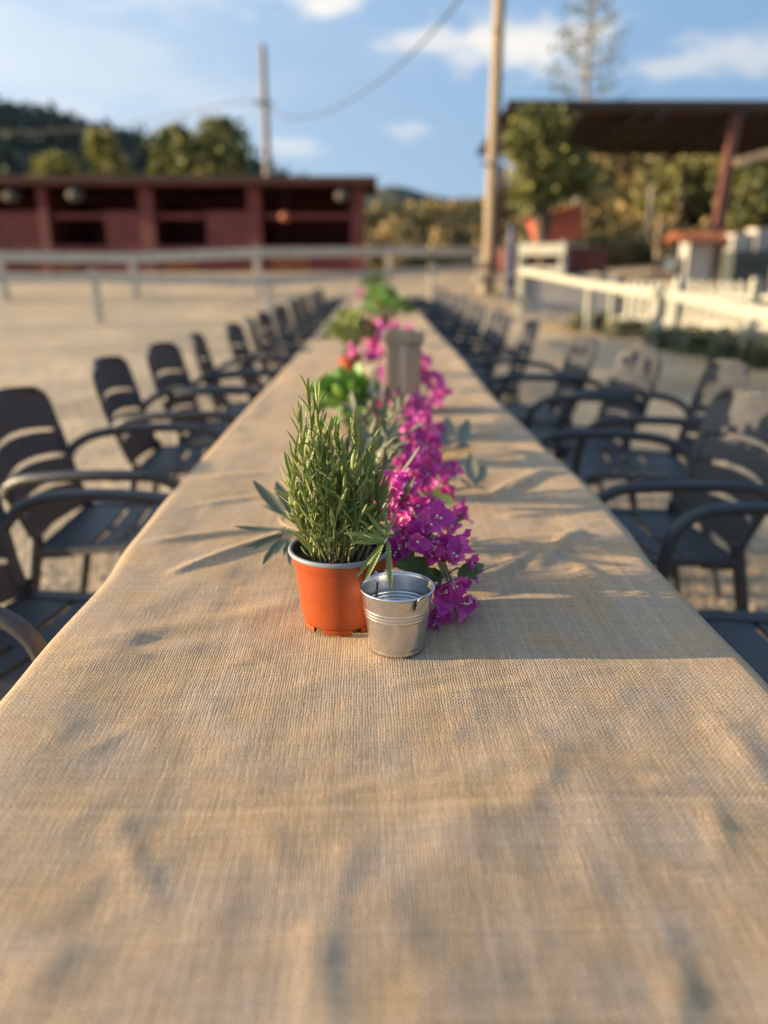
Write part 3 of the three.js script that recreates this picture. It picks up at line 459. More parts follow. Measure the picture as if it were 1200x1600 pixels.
bougSprig('magenta bougainvillea cutting hanging open behind the metal bucket, nearest of the cuttings',
  [[640, 790, 0.98, 1], [665, 830, 0.93, 1], [690, 870, 0.89, 1], [712, 925, 0.86, 1]],
  [[690, 928, 0.85, 1.0, [0.3, 0.5, 1]], [716, 942, 0.855, 1.0, [0.7, 0.2, 0.8]], [690, 952, 0.85, 0.85, [0, -0.1, 1]], [704, 872, 0.88, 1.1, [0.5, 0.6, 0.8]], [726, 892, 0.885, 0.95, [0.9, 0.3, 0.5]], [698, 862, 0.9, 0.9, [0.1, 0.8, 0.6]], [650, 842, 0.9, 1.1, [-0.2, 0.4, 1]], [664, 822, 0.91, 1.05, [0.4, 0.8, 0.5]], [632, 850, 0.885, 0.95, [-0.6, 0.1, 0.9]], [630, 820, 0.92, 0.9, [-0.5, 0.7, 0.6]], [672, 862, 0.89, 0.8, [0.2, -0.1, 1]]],
  [[684, 890, 0.875, 0.9], [715, 900, 0.87, 0.8], [665, 872, 0.895, 0.9], [648, 866, 0.9, 0.8], [640, 832, 0.93, 0.8], [700, 905, 0.862, 0.95], [672, 898, 0.87, 0.8], [655, 880, 0.875, 0.8], [690, 912, 0.858, 0.8]]);
bougSprig('magenta bougainvillea cutting with two flowers reaching out to the right over the cloth',
  [[655, 790, 1.06, 1], [690, 805, 1.09, 1], [722, 808, 1.1, 1]], [[714, 803, 1.10, 0.9, [0.9, 0.4, 0.3]], [692, 812, 1.08, 0.95, [0.1, 0.6, 0.8]], [678, 800, 1.06, 0.9, [-0.1, 0.9, 0.4]]], [[668, 830, 1.03, 0.8], [700, 815, 1.09, 0.6]]);
bougSprig('bright magenta bougainvillea cutting leaning against the right side of the toothed plant',
  [[600, 815, 0.97, 1], [615, 790, 1.0, 1], [640, 770, 1.04, 1]], [[612, 778, 0.97, 1.15, [-0.2, 0.7, 0.8]], [632, 765, 1.0, 1.05, [0.5, 0.8, 0.5]], [604, 800, 0.95, 0.9, [-0.4, 0.5, 0.9]], [640, 790, 1.0, 0.9, [0.6, 0.3, 0.7]], [618, 756, 1.02, 0.9, [0, 1, 0.3]]], [[648, 800, 1.02, 0.9], [660, 785, 1.05, 0.9]]);
bougSprig('large violet magenta bougainvillea cutting in the middle of the row, below the wooden box',
  [[600, 730, 1.3, 1], [640, 735, 1.34, 1], [670, 725, 1.42, 1], [690, 750, 1.36, 1]],
  [[625, 735, 1.25, 1], [648, 738, 1.26, 1], [668, 742, 1.27, 1], [636, 715, 1.33, 1], [660, 712, 1.36, 1], [680, 722, 1.36, 1], [650, 690, 1.45, 1], [672, 690, 1.47, 1], [632, 692, 1.45, 1], [692, 768, 1.3, 1.05], [696, 738, 1.36, 1], [640, 672, 1.55, 1], [662, 670, 1.57, 1], [622, 760, 1.22, 0.9], [645, 755, 1.24, 0.95]], [[640, 770, 1.2, 1], [680, 775, 1.24, 1], [655, 778, 1.2, 0.9], [610, 745, 1.28, 1], [665, 760, 1.28, 1], [690, 755, 1.32, 1], [630, 755, 1.3, 1], [650, 725, 1.4, 1], [675, 705, 1.46, 1], [700, 750, 1.32, 0.9], [660, 700, 1.5, 1], [640, 705, 1.45, 1]]);
bougSprig('coral pink bougainvillea cutting just left of the wooden box foot',
  [[580, 665, 1.9, 1], [610, 645, 1.95, 1], [640, 650, 1.9, 1]], [[600, 640, 1.85, 1.1], [618, 632, 1.9, 1.1], [632, 645, 1.85, 1.1], [612, 655, 1.8, 1.1], [640, 662, 1.75, 1], [596, 625, 1.95, 1], [645, 640, 1.9, 0.9]], [[632, 668, 1.72, 1.1], [620, 672, 1.7, 1], [600, 668, 1.75, 1], [645, 668, 1.75, 1]], [M.coral[0], M.coral[2], M.bract[2], M.coral[2]]);
bougSprig('magenta bougainvillea cutting on the right side of the wooden box',
  [[655, 640, 2.2, 1], [668, 610, 2.3, 1], [660, 570, 2.45, 1]], [[672, 622, 2.15, 1.15], [684, 608, 2.2, 1.15], [664, 598, 2.25, 1.1], [678, 592, 2.3, 1.1], [660, 580, 2.35, 1.1], [670, 640, 2.1, 1.0], [658, 562, 2.4, 1], [682, 626, 2.15, 1]], []);
bougSprig('pink bougainvillea cutting between the cream blossom and the wooden box',
  [[590, 625, 2.3, 1], [598, 600, 2.4, 1], [606, 585, 2.5, 1]], [[598, 592, 2.35, 1.1], [604, 605, 2.3, 1.1], [596, 612, 2.25, 1], [606, 580, 2.45, 1]], []);
bougSprig('far pink bougainvillea cutting behind the small round potted plant',
  [[575, 565, 3.2, 1], [585, 540, 3.4, 1], [588, 515, 3.6, 1]], [[584, 520, 3.3, 1.7], [592, 532, 3.25, 1.7], [578, 535, 3.25, 1.6], [586, 548, 3.15, 1.6], [594, 515, 3.4, 1.6], [576, 515, 3.4, 1.5], [582, 560, 3.05, 1.3]], []);

// further cuttings of the same kind down the middle of the table, mostly behind the box
{
  const src = scene.children.filter((c) => /^bougainvillea_sprig/.test(c.name)), pick = [src[3], src[6], src[5], src[3], src[6], src[3], src[5], src[3]];
  [[0.02, -1.7], [0.05, -2.75], [0.09, -3.6], [0.0, -4.2], [0.06, -5.6], [-0.02, -6.0], [0.03, -7.6], [-0.02, -8.6]].forEach(([x, z], i) => {
    const c = pick[i].clone(); c.name = numbered('bougainvillea_sprig'); c.position.set(x, tableY(x, z) + 0.002, z); c.rotation.y = i * 1.3; c.scale.setScalar(i ? 1.15 : 0.9); scene.add(c);
    c.userData.label = `magenta bougainvillea cutting, ${ORD[i]} of those trailing away down the table centre`;
  });
}
// ------------------------------------------------------------------ olive cuttings
const oliveKinds = [[0.062, 0.0125, 0.2], [0.055, 0.0115, -0.25], [0.068, 0.013, 0.4]].map(([l, w, b]) => leafGeo(l, w, { seg: 9, nx: 2, bend: b, fold: 0.3, shape: (t) => Math.pow(Math.sin(Math.PI * Math.pow(clamp(t, 0.01, 1), 0.85)), 0.7) }));
const oliveLen = [0.062, 0.055, 0.068];
function oliveSprig(label, stem, leaves) {                // leaves: base pixel + depth, tip pixel + depth
  const pts = stem.map((q) => at(...q)), o = pts[0].clone(); o.y = tableY(o.x, o.z);
  const root = thing('olive_sprig', label, 'leafy sprig', o.toArray(), 0, 'olive cuttings laid along the table'), L = (v) => v.clone().sub(o);
  part('stem', taperTube(pts.map(L), 0.0028, 0.0016, 18, 6), M.twig, root);
  const cp = new THREE.CatmullRomCurve3(pts.map(L)).getPoints(30), near = (p) => cp.reduce((b, q) => q.distanceTo(p) < b.distanceTo(p) ? q : b);
  for (const [x0, y0, d0, x1, y1, d1, mi] of leaves) {
    const fit = (x, y, d) => { const p = at(x, y, d); p.y = Math.max(p.y, tableY(p.x, p.z) + 0.004); return L(p); };
    const a = fit(x0, y0, d0), b = fit(x1, y1, d1), k = Math.floor(rnd() * 3), dir = b.clone().sub(a), n = near(a);
    if (n.distanceTo(a) > 0.003) part('stem', taperTube([n, n.clone().lerp(a, 0.5).addScaledVector(dir, 0.06), a.clone().addScaledVector(dir, 0.05)], 0.0013, 0.0008, 6, 5), M.twig, root);
    place('leaf', oliveKinds[k], M.olive[mi ?? Math.floor(rnd() * 3)], root, a, dir, V(rr(-0.3, 0.3), 1, rr(0.1, 0.9)), dir.length() / oliveLen[k]);
  }
}
reseed(41);
oliveSprig('dull green olive cutting with long leaves lying left of the orange pot',
  [[500, 835, 1.02, 1], [465, 828, 1.05, 1], [442, 818, 1.08, 1], [436, 806, 1.12, 1]],
  [[450, 808, 1.09, 397, 763, 1.16, 0], [446, 806, 1.10, 408, 784, 1.13, 1], [442, 828, 1.06, 366, 836, 1.07, 2], [440, 834, 1.05, 383, 866, 1.01, 2], [442, 836, 1.05, 392, 858, 1.02, 1], [440, 842, 1.04, 411, 888, 0.985, 2], [446, 842, 1.04, 432, 877, 0.99, 1], [456, 845, 1.03, 452, 880, 0.985, 0], [452, 840, 1.04, 444, 872, 1.0, 0], [455, 800, 1.11, 430, 760, 1.2, 0], [452, 806, 1.1, 450, 772, 1.16, 0], [470, 820, 1.06, 440, 800, 1.1, 1], [462, 842, 1.03, 468, 884, 0.98, 1], [470, 835, 1.04, 430, 828, 1.06, 0], [475, 838, 1.03, 458, 862, 0.99, 1]]);
oliveSprig('grey green olive cutting standing up behind the toothed plant',
  [[590, 760, 1.15, 1], [598, 715, 1.22, 1], [606, 680, 1.3, 1]],
  [[595, 735, 1.18, 620, 700, 1.2, 1], [597, 728, 1.2, 578, 690, 1.2, 1], [600, 710, 1.23, 632, 690, 1.25, 0], [600, 705, 1.24, 585, 660, 1.28, 1], [604, 690, 1.28, 620, 655, 1.32, 1], [606, 682, 1.3, 592, 640, 1.35, 1], [594, 745, 1.17, 625, 735, 1.17, 0], [592, 752, 1.16, 570, 725, 1.18, 0], [604, 690, 1.28, 640, 672, 1.3, 1]]);
oliveSprig('olive twig lying flat on the cloth right of the magenta flowers',
  [[690, 705, 1.62, 1], [712, 700, 1.68, 1], [728, 688, 1.74, 1]],
  [[700, 700, 1.65, 700, 676, 1.86], [708, 700, 1.68, 737, 703, 1.70], [715, 698, 1.7, 744, 692, 1.78], [720, 695, 1.7, 726, 674, 1.87], [705, 702, 1.66, 728, 712, 1.6]]);
oliveSprig('thin olive twig with few leaves, furthest right on the cloth',
  [[700, 770, 1.36, 1], [730, 762, 1.4, 1], [755, 760, 1.42, 1]],
  [[738, 752, 1.44, 736, 732, 1.59], [742, 758, 1.42, 756, 740, 1.55], [735, 762, 1.4, 716, 748, 1.46, 1], [745, 760, 1.41, 764, 772, 1.36, 1]]);

reseed(47);
[[-0.045, -0.97, 0.07, 'grey green leafy cutting hidden close behind the orange pot'], [-0.03, -1.1, 0.078, 'grey green leafy cutting second in the line behind the orange pot'], [-0.005, -1.36, 0.082, 'grey green leafy cutting left of the violet magenta flowers'], [-0.01, -1.62, 0.07, 'grey green leafy cutting midway between the toothed plant and the wooden box'], [0.0, -1.88, 0.05, 'grey green leafy cutting at the foot of the wooden box']].forEach(([x, z, h, l]) => {
  const o = thing('grey_green_cutting', l, 'leafy sprig', [x, tableY(x, z) + 0.002, z], 0, 'grey green cuttings down the table centre');
  for (let k = 0; k < 22; k++) {
    const a = rr(0, 6.28), q = rr(0.15, 1) * 0.06, tip = V(Math.cos(a) * q * 1.1, h * rr(0.9, 2.0), Math.sin(a) * q * 2.1), c = new THREE.CatmullRomCurve3([V(Math.cos(a) * 0.008, 0.001, Math.sin(a) * 0.008), V(tip.x * 0.5, tip.y * 0.6, tip.z * 0.5), tip]);
    part('stem', taperTube(c.getPoints(5), 0.0018, 0.001, 8, 5), M.twig, o);
    for (let i = 0; i < 8; i++) { const t = lerp(0.15, 1, i / 7), p = c.getPointAt(t), d = c.getTangentAt(t).multiplyScalar(0.8).add(rdir(0.9)); place('leaf', oliveKinds[Math.floor(rnd() * 3)], M.olive[Math.floor(rnd() * 2)], o, p, d, V(rr(-0.5, 0.5), 1, rr(0, 0.9)), rr(0.5, 0.85)); }
  }
});
// ------------------------------------------------------------------ further greenery on the table
function leafBush(root, c, rx, ry, rz, n, geos, mats, stem, ground0) {
  for (let k = 0; k < n; k++) {
    const a = rr(0, 6.28), e = Math.acos(rr(-0.25, 1)), q = Math.pow(rnd(), 0.4), u = V(Math.sin(e) * Math.cos(a), Math.cos(e), Math.sin(e) * Math.sin(a)), p = V(c.x + u.x * rx * q, c.y + u.y * ry * q, c.z + u.z * rz * q);
    place('leaf', geos[Math.floor(rnd() * geos.length)], mats[Math.floor(rnd() * mats.length)], root, p, u.clone().multiplyScalar(0.9).add(rdir(0.5)).add(V(0, 0.1, 0)), u.clone().add(V(0, 0.8, 0)).add(rdir(0.3)), rr(0.7, 1.15));
    if (k % 5 === 0) part('stem', taperTube([V(c.x * 0.4 + rr(-0.01, 0.01), ground0, c.z * 0.4), V(lerp(c.x, p.x, 0.5), lerp(ground0, p.y, 0.6), lerp(c.z, p.z, 0.5)), p], 0.0018, 0.001, 6, 5), stem, root);
  }
}
reseed(51);
const roundLeaf = [0.3, 0.6, -0.2].map((b) => leafGeo(0.046, 0.034, { seg: 6, nx: 2, bend: b, fold: 0.25, shape: (t) => Math.pow(Math.sin(Math.PI * Math.pow(clamp(t, 0.02, 1), 0.8)), 0.75) }));
const tinyLeaf = [0.2, 0.5].map((b) => leafGeo(0.034, 0.016, { seg: 5, nx: 1, bend: b, fold: 0.3 }));
{
  const x = -0.08, z = -1.98, o = thing('basil_plant', 'bright green leafy plant behind the toothed plant', 'plant', [x, tableY(x, z) + 0.002, z]);
  leafBush(o, V(-0.01, 0.065, 0), 0.08, 0.065, 0.1, 150, roundLeaf, M.basil, M.lavenderStem, 0.0);
  for (const [a, b, e] of [[0.045, 0.14, 0.05], [0.07, 0.12, 0.08], [0.055, 0.09, 0.09]]) place('leaf', oliveKinds[0], M.cream[0], o, V(a, 0.05, e), V(0.15, 1, 0.1), V(0, 0.2, 1), b * 12).userData.label = 'long cream coloured leaf';
}
{
  const x = -0.115, z = -3.0, o = thing('round_potted_plant', 'yellow green round plant in a small orange pot, left of the far pink flowers', 'potted plant', [x, tableY(x, z) + 0.002, z]);
  flowerPot(o, 0.05, 0.08); leafBush(o, V(0, 0.15, 0), 0.09, 0.075, 0.085, 290, tinyLeaf, M.lime, M.lavenderStem, 0.07);
}
{
  const p = at(580, 588, 2.62), y = tableY(p.x, p.z), o = thing('cream_blossom', 'large cream coloured blossom lying between the green plant and the pink cutting', 'flower', [p.x, y, p.z]);
  part('stem', taperTube([V(-0.03, 0.01, -0.14), V(-0.01, 0.02, -0.05), V(0, 0.03, 0)], 0.003, 0.002, 8, 6), M.lavenderStem, o);
  for (let k = 0; k < 14; k++) { const a = k * 2.4, e = lerp(0.25, 1.25, k / 13); place('petal', bractKinds[k % 4], M.cream[k % 2], o, V(0, 0.03, 0), V(Math.cos(a) * Math.sin(e), Math.cos(e) * 0.8 + 0.1, Math.sin(a) * Math.sin(e)), V(0, 1, 0.2), 1.6); }
}
// tall wooden planter box of vertical boards
{
  const x = 0.062, z = -2.24, W = 0.094, H = 0.235, o = thing('wooden_planter_box', 'tall narrow box of weathered boards standing among the flowers', 'planter box', [x, tableY(x, z) + 0.001, z]);
  for (const [tx, tz, turn] of [[0, W / 2, 0], [0, -W / 2, 0], [W / 2, 0, Math.PI / 2], [-W / 2, 0, Math.PI / 2]]) {
    const n = turn ? 2 : 3, w = (W - (turn ? 0.012 : 0)) / n;
    for (let k = 0; k < n; k++) { const b = part('plank', box(w - 0.0016, H - 0.004 * ((k * 7) % 3) / 2, 0.009, 0, 0, 0, 0.0015), k === 1 ? M.plankPale : M.plank, o), c = (k - (n - 1) / 2) * w; b.position.set(tx + (turn ? 0 : c), H / 2, tz + (turn ? c : 0)); b.rotation.y = turn; }
  }
  part('band', [box(W + 0.014, 0.03, 0.006, 0, H - 0.02, W / 2 + 0.008, 0.0015), box(0.006, 0.03, W + 0.006, W / 2 + 0.0078, H - 0.02, 0, 0.0015), box(0.006, 0.03, W + 0.006, -W / 2 - 0.0078, H - 0.02, 0, 0.0015)], M.plank, o);
  part('soil', box(W - 0.012, 0.02, W - 0.012, 0, H - 0.03, 0), M.soil, o);
}
{
  const spots = [[0.02, -4.9, 'green leafy potted plant rising behind the wooden box', 0.17, 0.085], [0.0, -6.6, 'second green leafy potted plant behind the wooden box', 0.14, 0.09], [-0.05, -9.6, 'small dark green potted plant near the far end of the table', 0.17, 0.14]];
  spots.forEach(([x, z, l, r, h], i) => { const o = thing('leafy_potted_plant', l, 'potted plant', [x, tableY(x, z) + 0.002, z], 0, 'green potted plants at the far end of the table'); flowerPot(o, 0.055, 0.085); leafBush(o, V(0.02, 0.085 + h * 0.5, 0), r, h, r * 0.8, 190, roundLeaf, i < 2 ? M.basil : [...M.bougLeaf, M.basil[2]], M.lavenderStem, 0.075); });
}

// ------------------------------------------------------------------ fences
function railFence(name, label, posts, heights, m, railW, railH, drop, extraRails = [], caps = 0, pw = 0.11) {
  const o = thing(name, label, 'fence', [posts[0][0], ground(...posts[0]), posts[0][1]]), b = o.position, tops = posts.map(([x, z], i) => V(x, ground(x, z) + heights[i], z).sub(b));
  posts.forEach(([x, z], i) => { const y0 = ground(x, z) - b.y - 0.1, p = tops[i]; part('post', [box(pw, p.y - y0, pw, p.x, (p.y + y0) / 2, p.z, 0.012), ...(caps ? [box(pw + caps, 0.04, pw + caps, p.x, p.y + 0.021, p.z, 0.012)] : [])], m, o); });
  for (let i = 0; i + 1 < posts.length; i++) for (const dy of [drop, ...extraRails]) { const a = tops[i].clone(), c = tops[i + 1].clone(), s = c.clone().sub(a).setY(0).normalize(), nn = V(-s.z, 0, s.x).multiplyScalar(pw / 2 + railW / 2 - 0.002); if (nn.z < 0) nn.negate(); a.add(nn).addScaledVector(s, -0.04); c.add(nn).addScaledVector(s, 0.04 - 0.003 * i); a.y -= dy; c.y -= dy + 0.003; part('rail', beam(a, c, railW, railH, 0.01), m, o); }
  return o;
}
railFence('arena_fence', 'pale rail fence with white posts, nearest to the chairs on the left', [[-16.5, -14.9], [-10.9, -15.4], [-5.6, -15.92], [-2.26, -16.5], [1.35, -19.7], [2.75, -20.9]], [0.98, 0.98, 0.98, 0.86, 0.8, 0.8], M.rail, 0.04, 0.17, 0.11, [], 0.06, 0.13);
railFence('paddock_fence', 'pale rail fence running in front of the red stable', [[-15.5, -19.2], [-9.2, -19.8], [-6.1, -20.2], [-3.05, -20.56], [0.33, -22.3], [2.9, -22.9], [6, -23.4]], [1.13, 1.13, 1.05, 1.13, 1.02, 0.95, 0.95], M.rail, 0.04, 0.24, 0.13, [], 0, 0.15);
{
  const posts = [[2.3, -3.6], [3.02, -5.75], [3.95, -11.14], [3.72, -13.9], [3.2, -17.5]], hs = [0.86, 0.83, 0.84, 0.9, 1.36];
  railFence('white_rail_fence', 'white post and rail fence behind the chairs on the right', posts, [0.86, 0.83, 0.84, 0.9, 0.96], M.white, 0.05, 0.125, 0.075, [], 0, 0.13);
  const g = thing('white_gate_frame', 'white double barred frame at the far end of the white rail fence', 'gate', [3.2, ground(3.2, -17.9), -17.9]);
  for (const [x, z] of [[0, 0], [0.82, 0.45]]) part('post', box(0.14, 1.55, 0.14, x, 0.68, z, 0.012), M.white, g);
  part('rail', beam(V(-0.1, 1.28, 0.08), V(0.82, 1.28, 0.59), 0.05, 0.24, 0.01), M.white, g);
  part('rail', beam(V(-0.1, 0.86, 0.08), V(0.82, 0.86, 0.59), 0.05, 0.14, 0.01), M.white, g);
}
{
  const a = V(4.2, 0, -13.75), b = V(7.0, 0, -9.4), n = Math.round(a.distanceTo(b) / 0.17), o = thing('picket_fence', 'low white picket fence with scrub at its foot on the far right', 'fence', [a.x, ground(a.x, a.z), a.z]), p0 = o.position;
  const sh = new THREE.Shape(); sh.moveTo(-0.036, 0); sh.lineTo(0.036, 0); sh.lineTo(0.036, 0.8); sh.quadraticCurveTo(0.034, 0.85, 0, 0.87); sh.quadraticCurveTo(-0.034, 0.85, -0.036, 0.8); sh.closePath();
  const pg = new THREE.ExtrudeGeometry(sh, { depth: 0.02, bevelEnabled: false, curveSegments: 4 }), turn = Math.atan2(-(b.z - a.z), b.x - a.x);
  for (let k = 0; k <= n; k++) { const q = a.clone().lerp(b, k / n), m = part('picket', pg, M.white, o); m.position.set(q.x - p0.x, ground(q.x, q.z) - p0.y + 0.05 + 0.012 * (hash(k, 3) - 0.5), q.z - p0.z); m.rotation.set(0, turn + (hash(k, 4) - 0.5) * 0.05, 0); m.rotateZ((hash(k, 5) - 0.5) * 0.04); }
  for (const h of [0.22, 0.64]) part('rail', beam(V(-0.03, h + 0.05, 0).add(V(-0.03, 0, 0)), V(b.x - p0.x - 0.06, h + 0.05 + ground(b.x, b.z) - p0.y, b.z - p0.z), 0.03, 0.07), M.white, o);
  for (let k = 0; k <= 4; k++) { const q = a.clone().lerp(b, k / 4); part('post', box(0.1, 1.05, 0.1, q.x - p0.x - 0.12, ground(q.x, q.z) - p0.y + 0.45, q.z - p0.z, 0.01), M.white, o); }
}
{
  const o = thing('low_white_wall', 'low pale wall behind the white rail fence', 'wall', [4.25, ground(4.25, -17.4), -17.4], -0.12);
  for (let k = 0; k < 3; k++) part('panel', box(0.62, 0.82 + 0.03 * (k % 2), 0.08, -0.62 + k * 0.64, 0.36, 0.01 * k, 0.01), M.whiteGrey, o);
  part('coping', box(1.98, 0.05, 0.14, 0.02, 0.82, 0.005, 0.01), M.white, o);
}
{
  const o = thing('white_bollard', 'short white round topped post behind the pale wall', 'post', [6.55, ground(6.55, -23.7), -23.7]);
  part('shaft', cyl(0.16, 0.15, 0.62, 0, -0.05, 0), M.white, o); part('cap', new THREE.SphereGeometry(0.155, 16, 8, 0, 6.283, 0, 1.571).translate(0, 0.565, 0), M.white, o);
}

// ------------------------------------------------------------------ red stable
{
  const zf = -26, zb = -30, y0 = ground(-6, zf) - 0.12, o = thing('stable', 'long dark red open fronted stable beyond the arena', 'stable', [-8, y0, zf]), X = (x) => x + 8, Y = (y) => y - y0;
  const B = (x0, x1, ya, yb, z0, z1) => box(x1 - x0, yb - ya, z1 - z0, X((x0 + x1) / 2), Y((ya + yb) / 2), (z0 + z1) / 2 - zf, 0.01);
  part('back_wall', B(-17.2, -0.45, y0, 3.55, zb - 0.1, zb), M.red, o);
  part('side_wall', B(-0.55, -0.45, y0, 3.5, zb + 0.003, zf - 0.3), M.red, o); part('side_wall', B(-17.2, -17.1, y0, 3.5, zb + 0.003, zf - 0.3), M.red, o);
  for (const x of [-13.9, -10.55, -7.3, -3.87]) part('partition', B(x - 0.04, x + 0.04, y0, 3.3, zb + 0.003, zf - 0.32), M.red, o);
  const roof = part('roof', beam(V(X(-8.8), Y(3.68), 0.45), V(X(-8.8), Y(3.5), zb - zf - 0.5), 17.6, 0.05), M.roofRust, o);
  part('fascia', B(-17.55, -0.02, 3.5, 3.70, zf + 0.36, zf + 0.42), M.roofRust, o);
  part('lintel', B(-17.2, -0.42, 3.46, 3.6, zf - 0.2, zf - 0.05), M.red, o);
  for (const [x, w] of [[-17.1, 0.4], [-13.9, 0.3], [-10.5, 0.28], [-7.25, 0.44], [-3.87, 0.42], [-0.62, 0.42]]) part('post', B(x - w / 2, x + w / 2, y0, 3.415, zf - 0.25, zf + 0.06), M.red, o);
  for (const [a, b] of [[-16.9, -14.05], [-12.1, -10.64], [-8.62, -7.47], [-5.42, -4.08]]) part('panel', B(a, b, 1.56, 2.72, zf - 0.16, zf - 0.02), M.red, o);
  part('kick_wall', B(-17.1, -0.42, y0, 1.555, zf - 0.2, zf - 0.06), M.red, o);
  part('sill', B(-17.1, -0.42, 1.56, 1.68, zf - 0.19, zf + 0.02), M.red, o);
  for (const [a, b] of [[-14.6, -13.2], [-11.0, -9.7], [-6.9, -5.8], [-3.4, -2.2]]) part('rusty_plate', B(a, b, y0 + 0.1, 1.44, zf - 0.058, zf - 0.04), M.rust, o).userData.label = 'rusty orange plate on the lower wall';
  for (const [a, b] of [[-10.3, -8.66], [-7.0, -5.46], [-3.6, -0.85]]) part('crossbar', B(a, b, 2.5, 2.66, zf - 0.22, zf - 0.12), M.red, o);
  const lamp = (x, y, m, l, cat, nm, r) => { const q = at(x, y, 25.75), t = thing(nm, l, cat, [q.x, q.y, q.z]); const rim = []; for (let k = 0; k <= 10; k++) { const a = k / 10 * Math.PI; rim.push(new THREE.Vector2(Math.sin(a) * r, -Math.cos(a) * r * 0.75)); } part('globe', new THREE.LatheGeometry(rim, 18), m, t); part('hanger', cyl(0.015, 0.015, Math.max(0.1, 3.42 - q.y - r * 0.75 + 0.02), 0, r * 0.72, 0, 6), M.darkWood, t); };
  lamp(18, 307, M.lantern, 'pale round lantern hanging leftmost in the stable front', 'lantern', 'round_lantern', 0.24); lamp(118, 305, M.lantern, 'pale round lantern hanging left of the middle red post', 'lantern', 'round_lantern', 0.26); lamp(535, 306, M.lantern, 'pale round lantern hanging at the right end of the stable', 'lantern', 'round_lantern', 0.24);
  lamp(446, 339, M.rustBall, 'small orange ball hanging in the right stable opening', 'ball', 'hanging_ball', 0.2);
}

// ------------------------------------------------------------------ poles and cables
{
  const p = [2.884, -20.86], o = thing('wooden_pole', 'tall pale wooden utility pole right of the table end', 'pole', [p[0], ground(...p), p[1]]);
  part('shaft', cyl(0.165, 0.12, 11, 0, -0.2, 0, 18), M.pole, o); part('clamp', [cyl(0.16, 0.16, 0.1, 0, 3.02, 0, 18), box(0.5, 0.07, 0.07, -0.1, 3.07, 0.17)], M.poleGrey, o);
  const q = at(418, 262, 40), u = thing('far_pole', 'thin grey utility pole behind the stable', 'pole', [q.x, ground(q.x, q.z), q.z]);
  part('shaft', cyl(0.2, 0.15, 10.65 - ground(q.x, q.z), 0, 0, 0, 14), M.poleGrey, u); part('crossarm', box(0.9, 0.12, 0.12, 0, 8.2 - ground(q.x, q.z), 0.2), M.poleGrey, u);
  tag(part('power_cable', tube([at(405, 158, 39.9), at(440, 180, 38), at(485, 182, 35), at(545, 158, 31), at(600, 122, 27), at(655, 72, 23), at(715, 2, 19), at(770, -90, 15)], 0.03, 60, 6), M.cable), 'sagging dark power cable rising to the right from the far pole', 'cable');
  tag(part('power_cable', tube([at(405, 156, 39.9), at(350, 163, 44), at(290, 176, 50), at(190, 194, 60), at(60, 205, 75), at(-120, 205, 95)], 0.03, 40, 6), M.cable), 'faint thin power cable running left from the far pole', 'cable');
  const b = [3.22, -19.5], w = thing('blue_post', 'slim blue post just right of the pale wooden pole', 'post', [b[0], ground(...b), b[1]]);
  part('shaft', cyl(0.085, 0.085, 1.75, 0, -0.1, 0, 16), M.blue, w); part('cap', cyl(0.1, 0.09, 0.06, 0, 1.653, 0, 16), M.blue, w);
}

// ------------------------------------------------------------------ open shed with a corrugated roof, right
{
  const gy = ground(9, -21), o = thing('open_shed', 'open shed with a dark corrugated roof on red posts', 'shed', [8.5, gy, -20]), Y = (y) => y - gy;
  const a = V(3.05 - 8.5, Y(4.72), 0), ln = 6.2, w = 12, ws = 160;
  const sheet = (x0, x1) => slab((s, t) => V(lerp(x0, x1, s), a.y - 0.36 * t + 0.018 * Math.sin(lerp(x0, x1, s) * Math.PI * 2 / 0.2), -ln * t), 60, 2, 0.006);
  for (let k = 0; k < 12; k++) part('roof_sheet', sheet(a.x + k * w / 12 + (k ? 0.004 : 0), a.x + (k + 1) * w / 12).translate(0, k % 2 ? 0.008 : 0, 0), M.roofBrown, o);
  for (let k = 0; k < 5; k++) part('purlin', box(w - 0.1, 0.1, 0.07, a.x + w / 2, a.y - 0.085 - 0.36 * (k + 0.1) / 5, -ln * (k + 0.1) / 5), M.darkWood, o);
  for (let k = 0; k < 5; k++) part('rafter', beam(V(a.x + 0.4 + k * 2.75, a.y - 0.19, 0.0), V(a.x + 0.4 + k * 2.75, a.y - 0.55, -ln), 0.1, 0.12), M.darkWood, o);
  part('fascia', box(w + 0.05, 0.2, 0.04, a.x + w / 2, a.y - 0.03, 0.025), M.darkWood, o);
  for (const [x, z, t] of [[8.45 - 8.5, -0.13, 4.68], [14.2 - 8.5, -0.13, 4.68], [3.9 - 8.5, -5.9, 4.2], [9.6 - 8.5, -5.9, 4.2], [14.2 - 8.5, -5.9, 4.2]]) { const front = z > -1; part('post', beam(V(x - (front ? 0.14 : 0), -0.3, z), V(x + (front ? 0.06 : 0), Y(t) - 0.17, z), front ? 0.21 : 0.16, front ? 0.21 : 0.16), front ? M.steelRed : M.darkWood, o); }
  part('bracket', beam(V(0.05, Y(3.45), 0.06), V(1.15, Y(3.75), 0.2), 0.16, 0.16), M.pole, o);
}
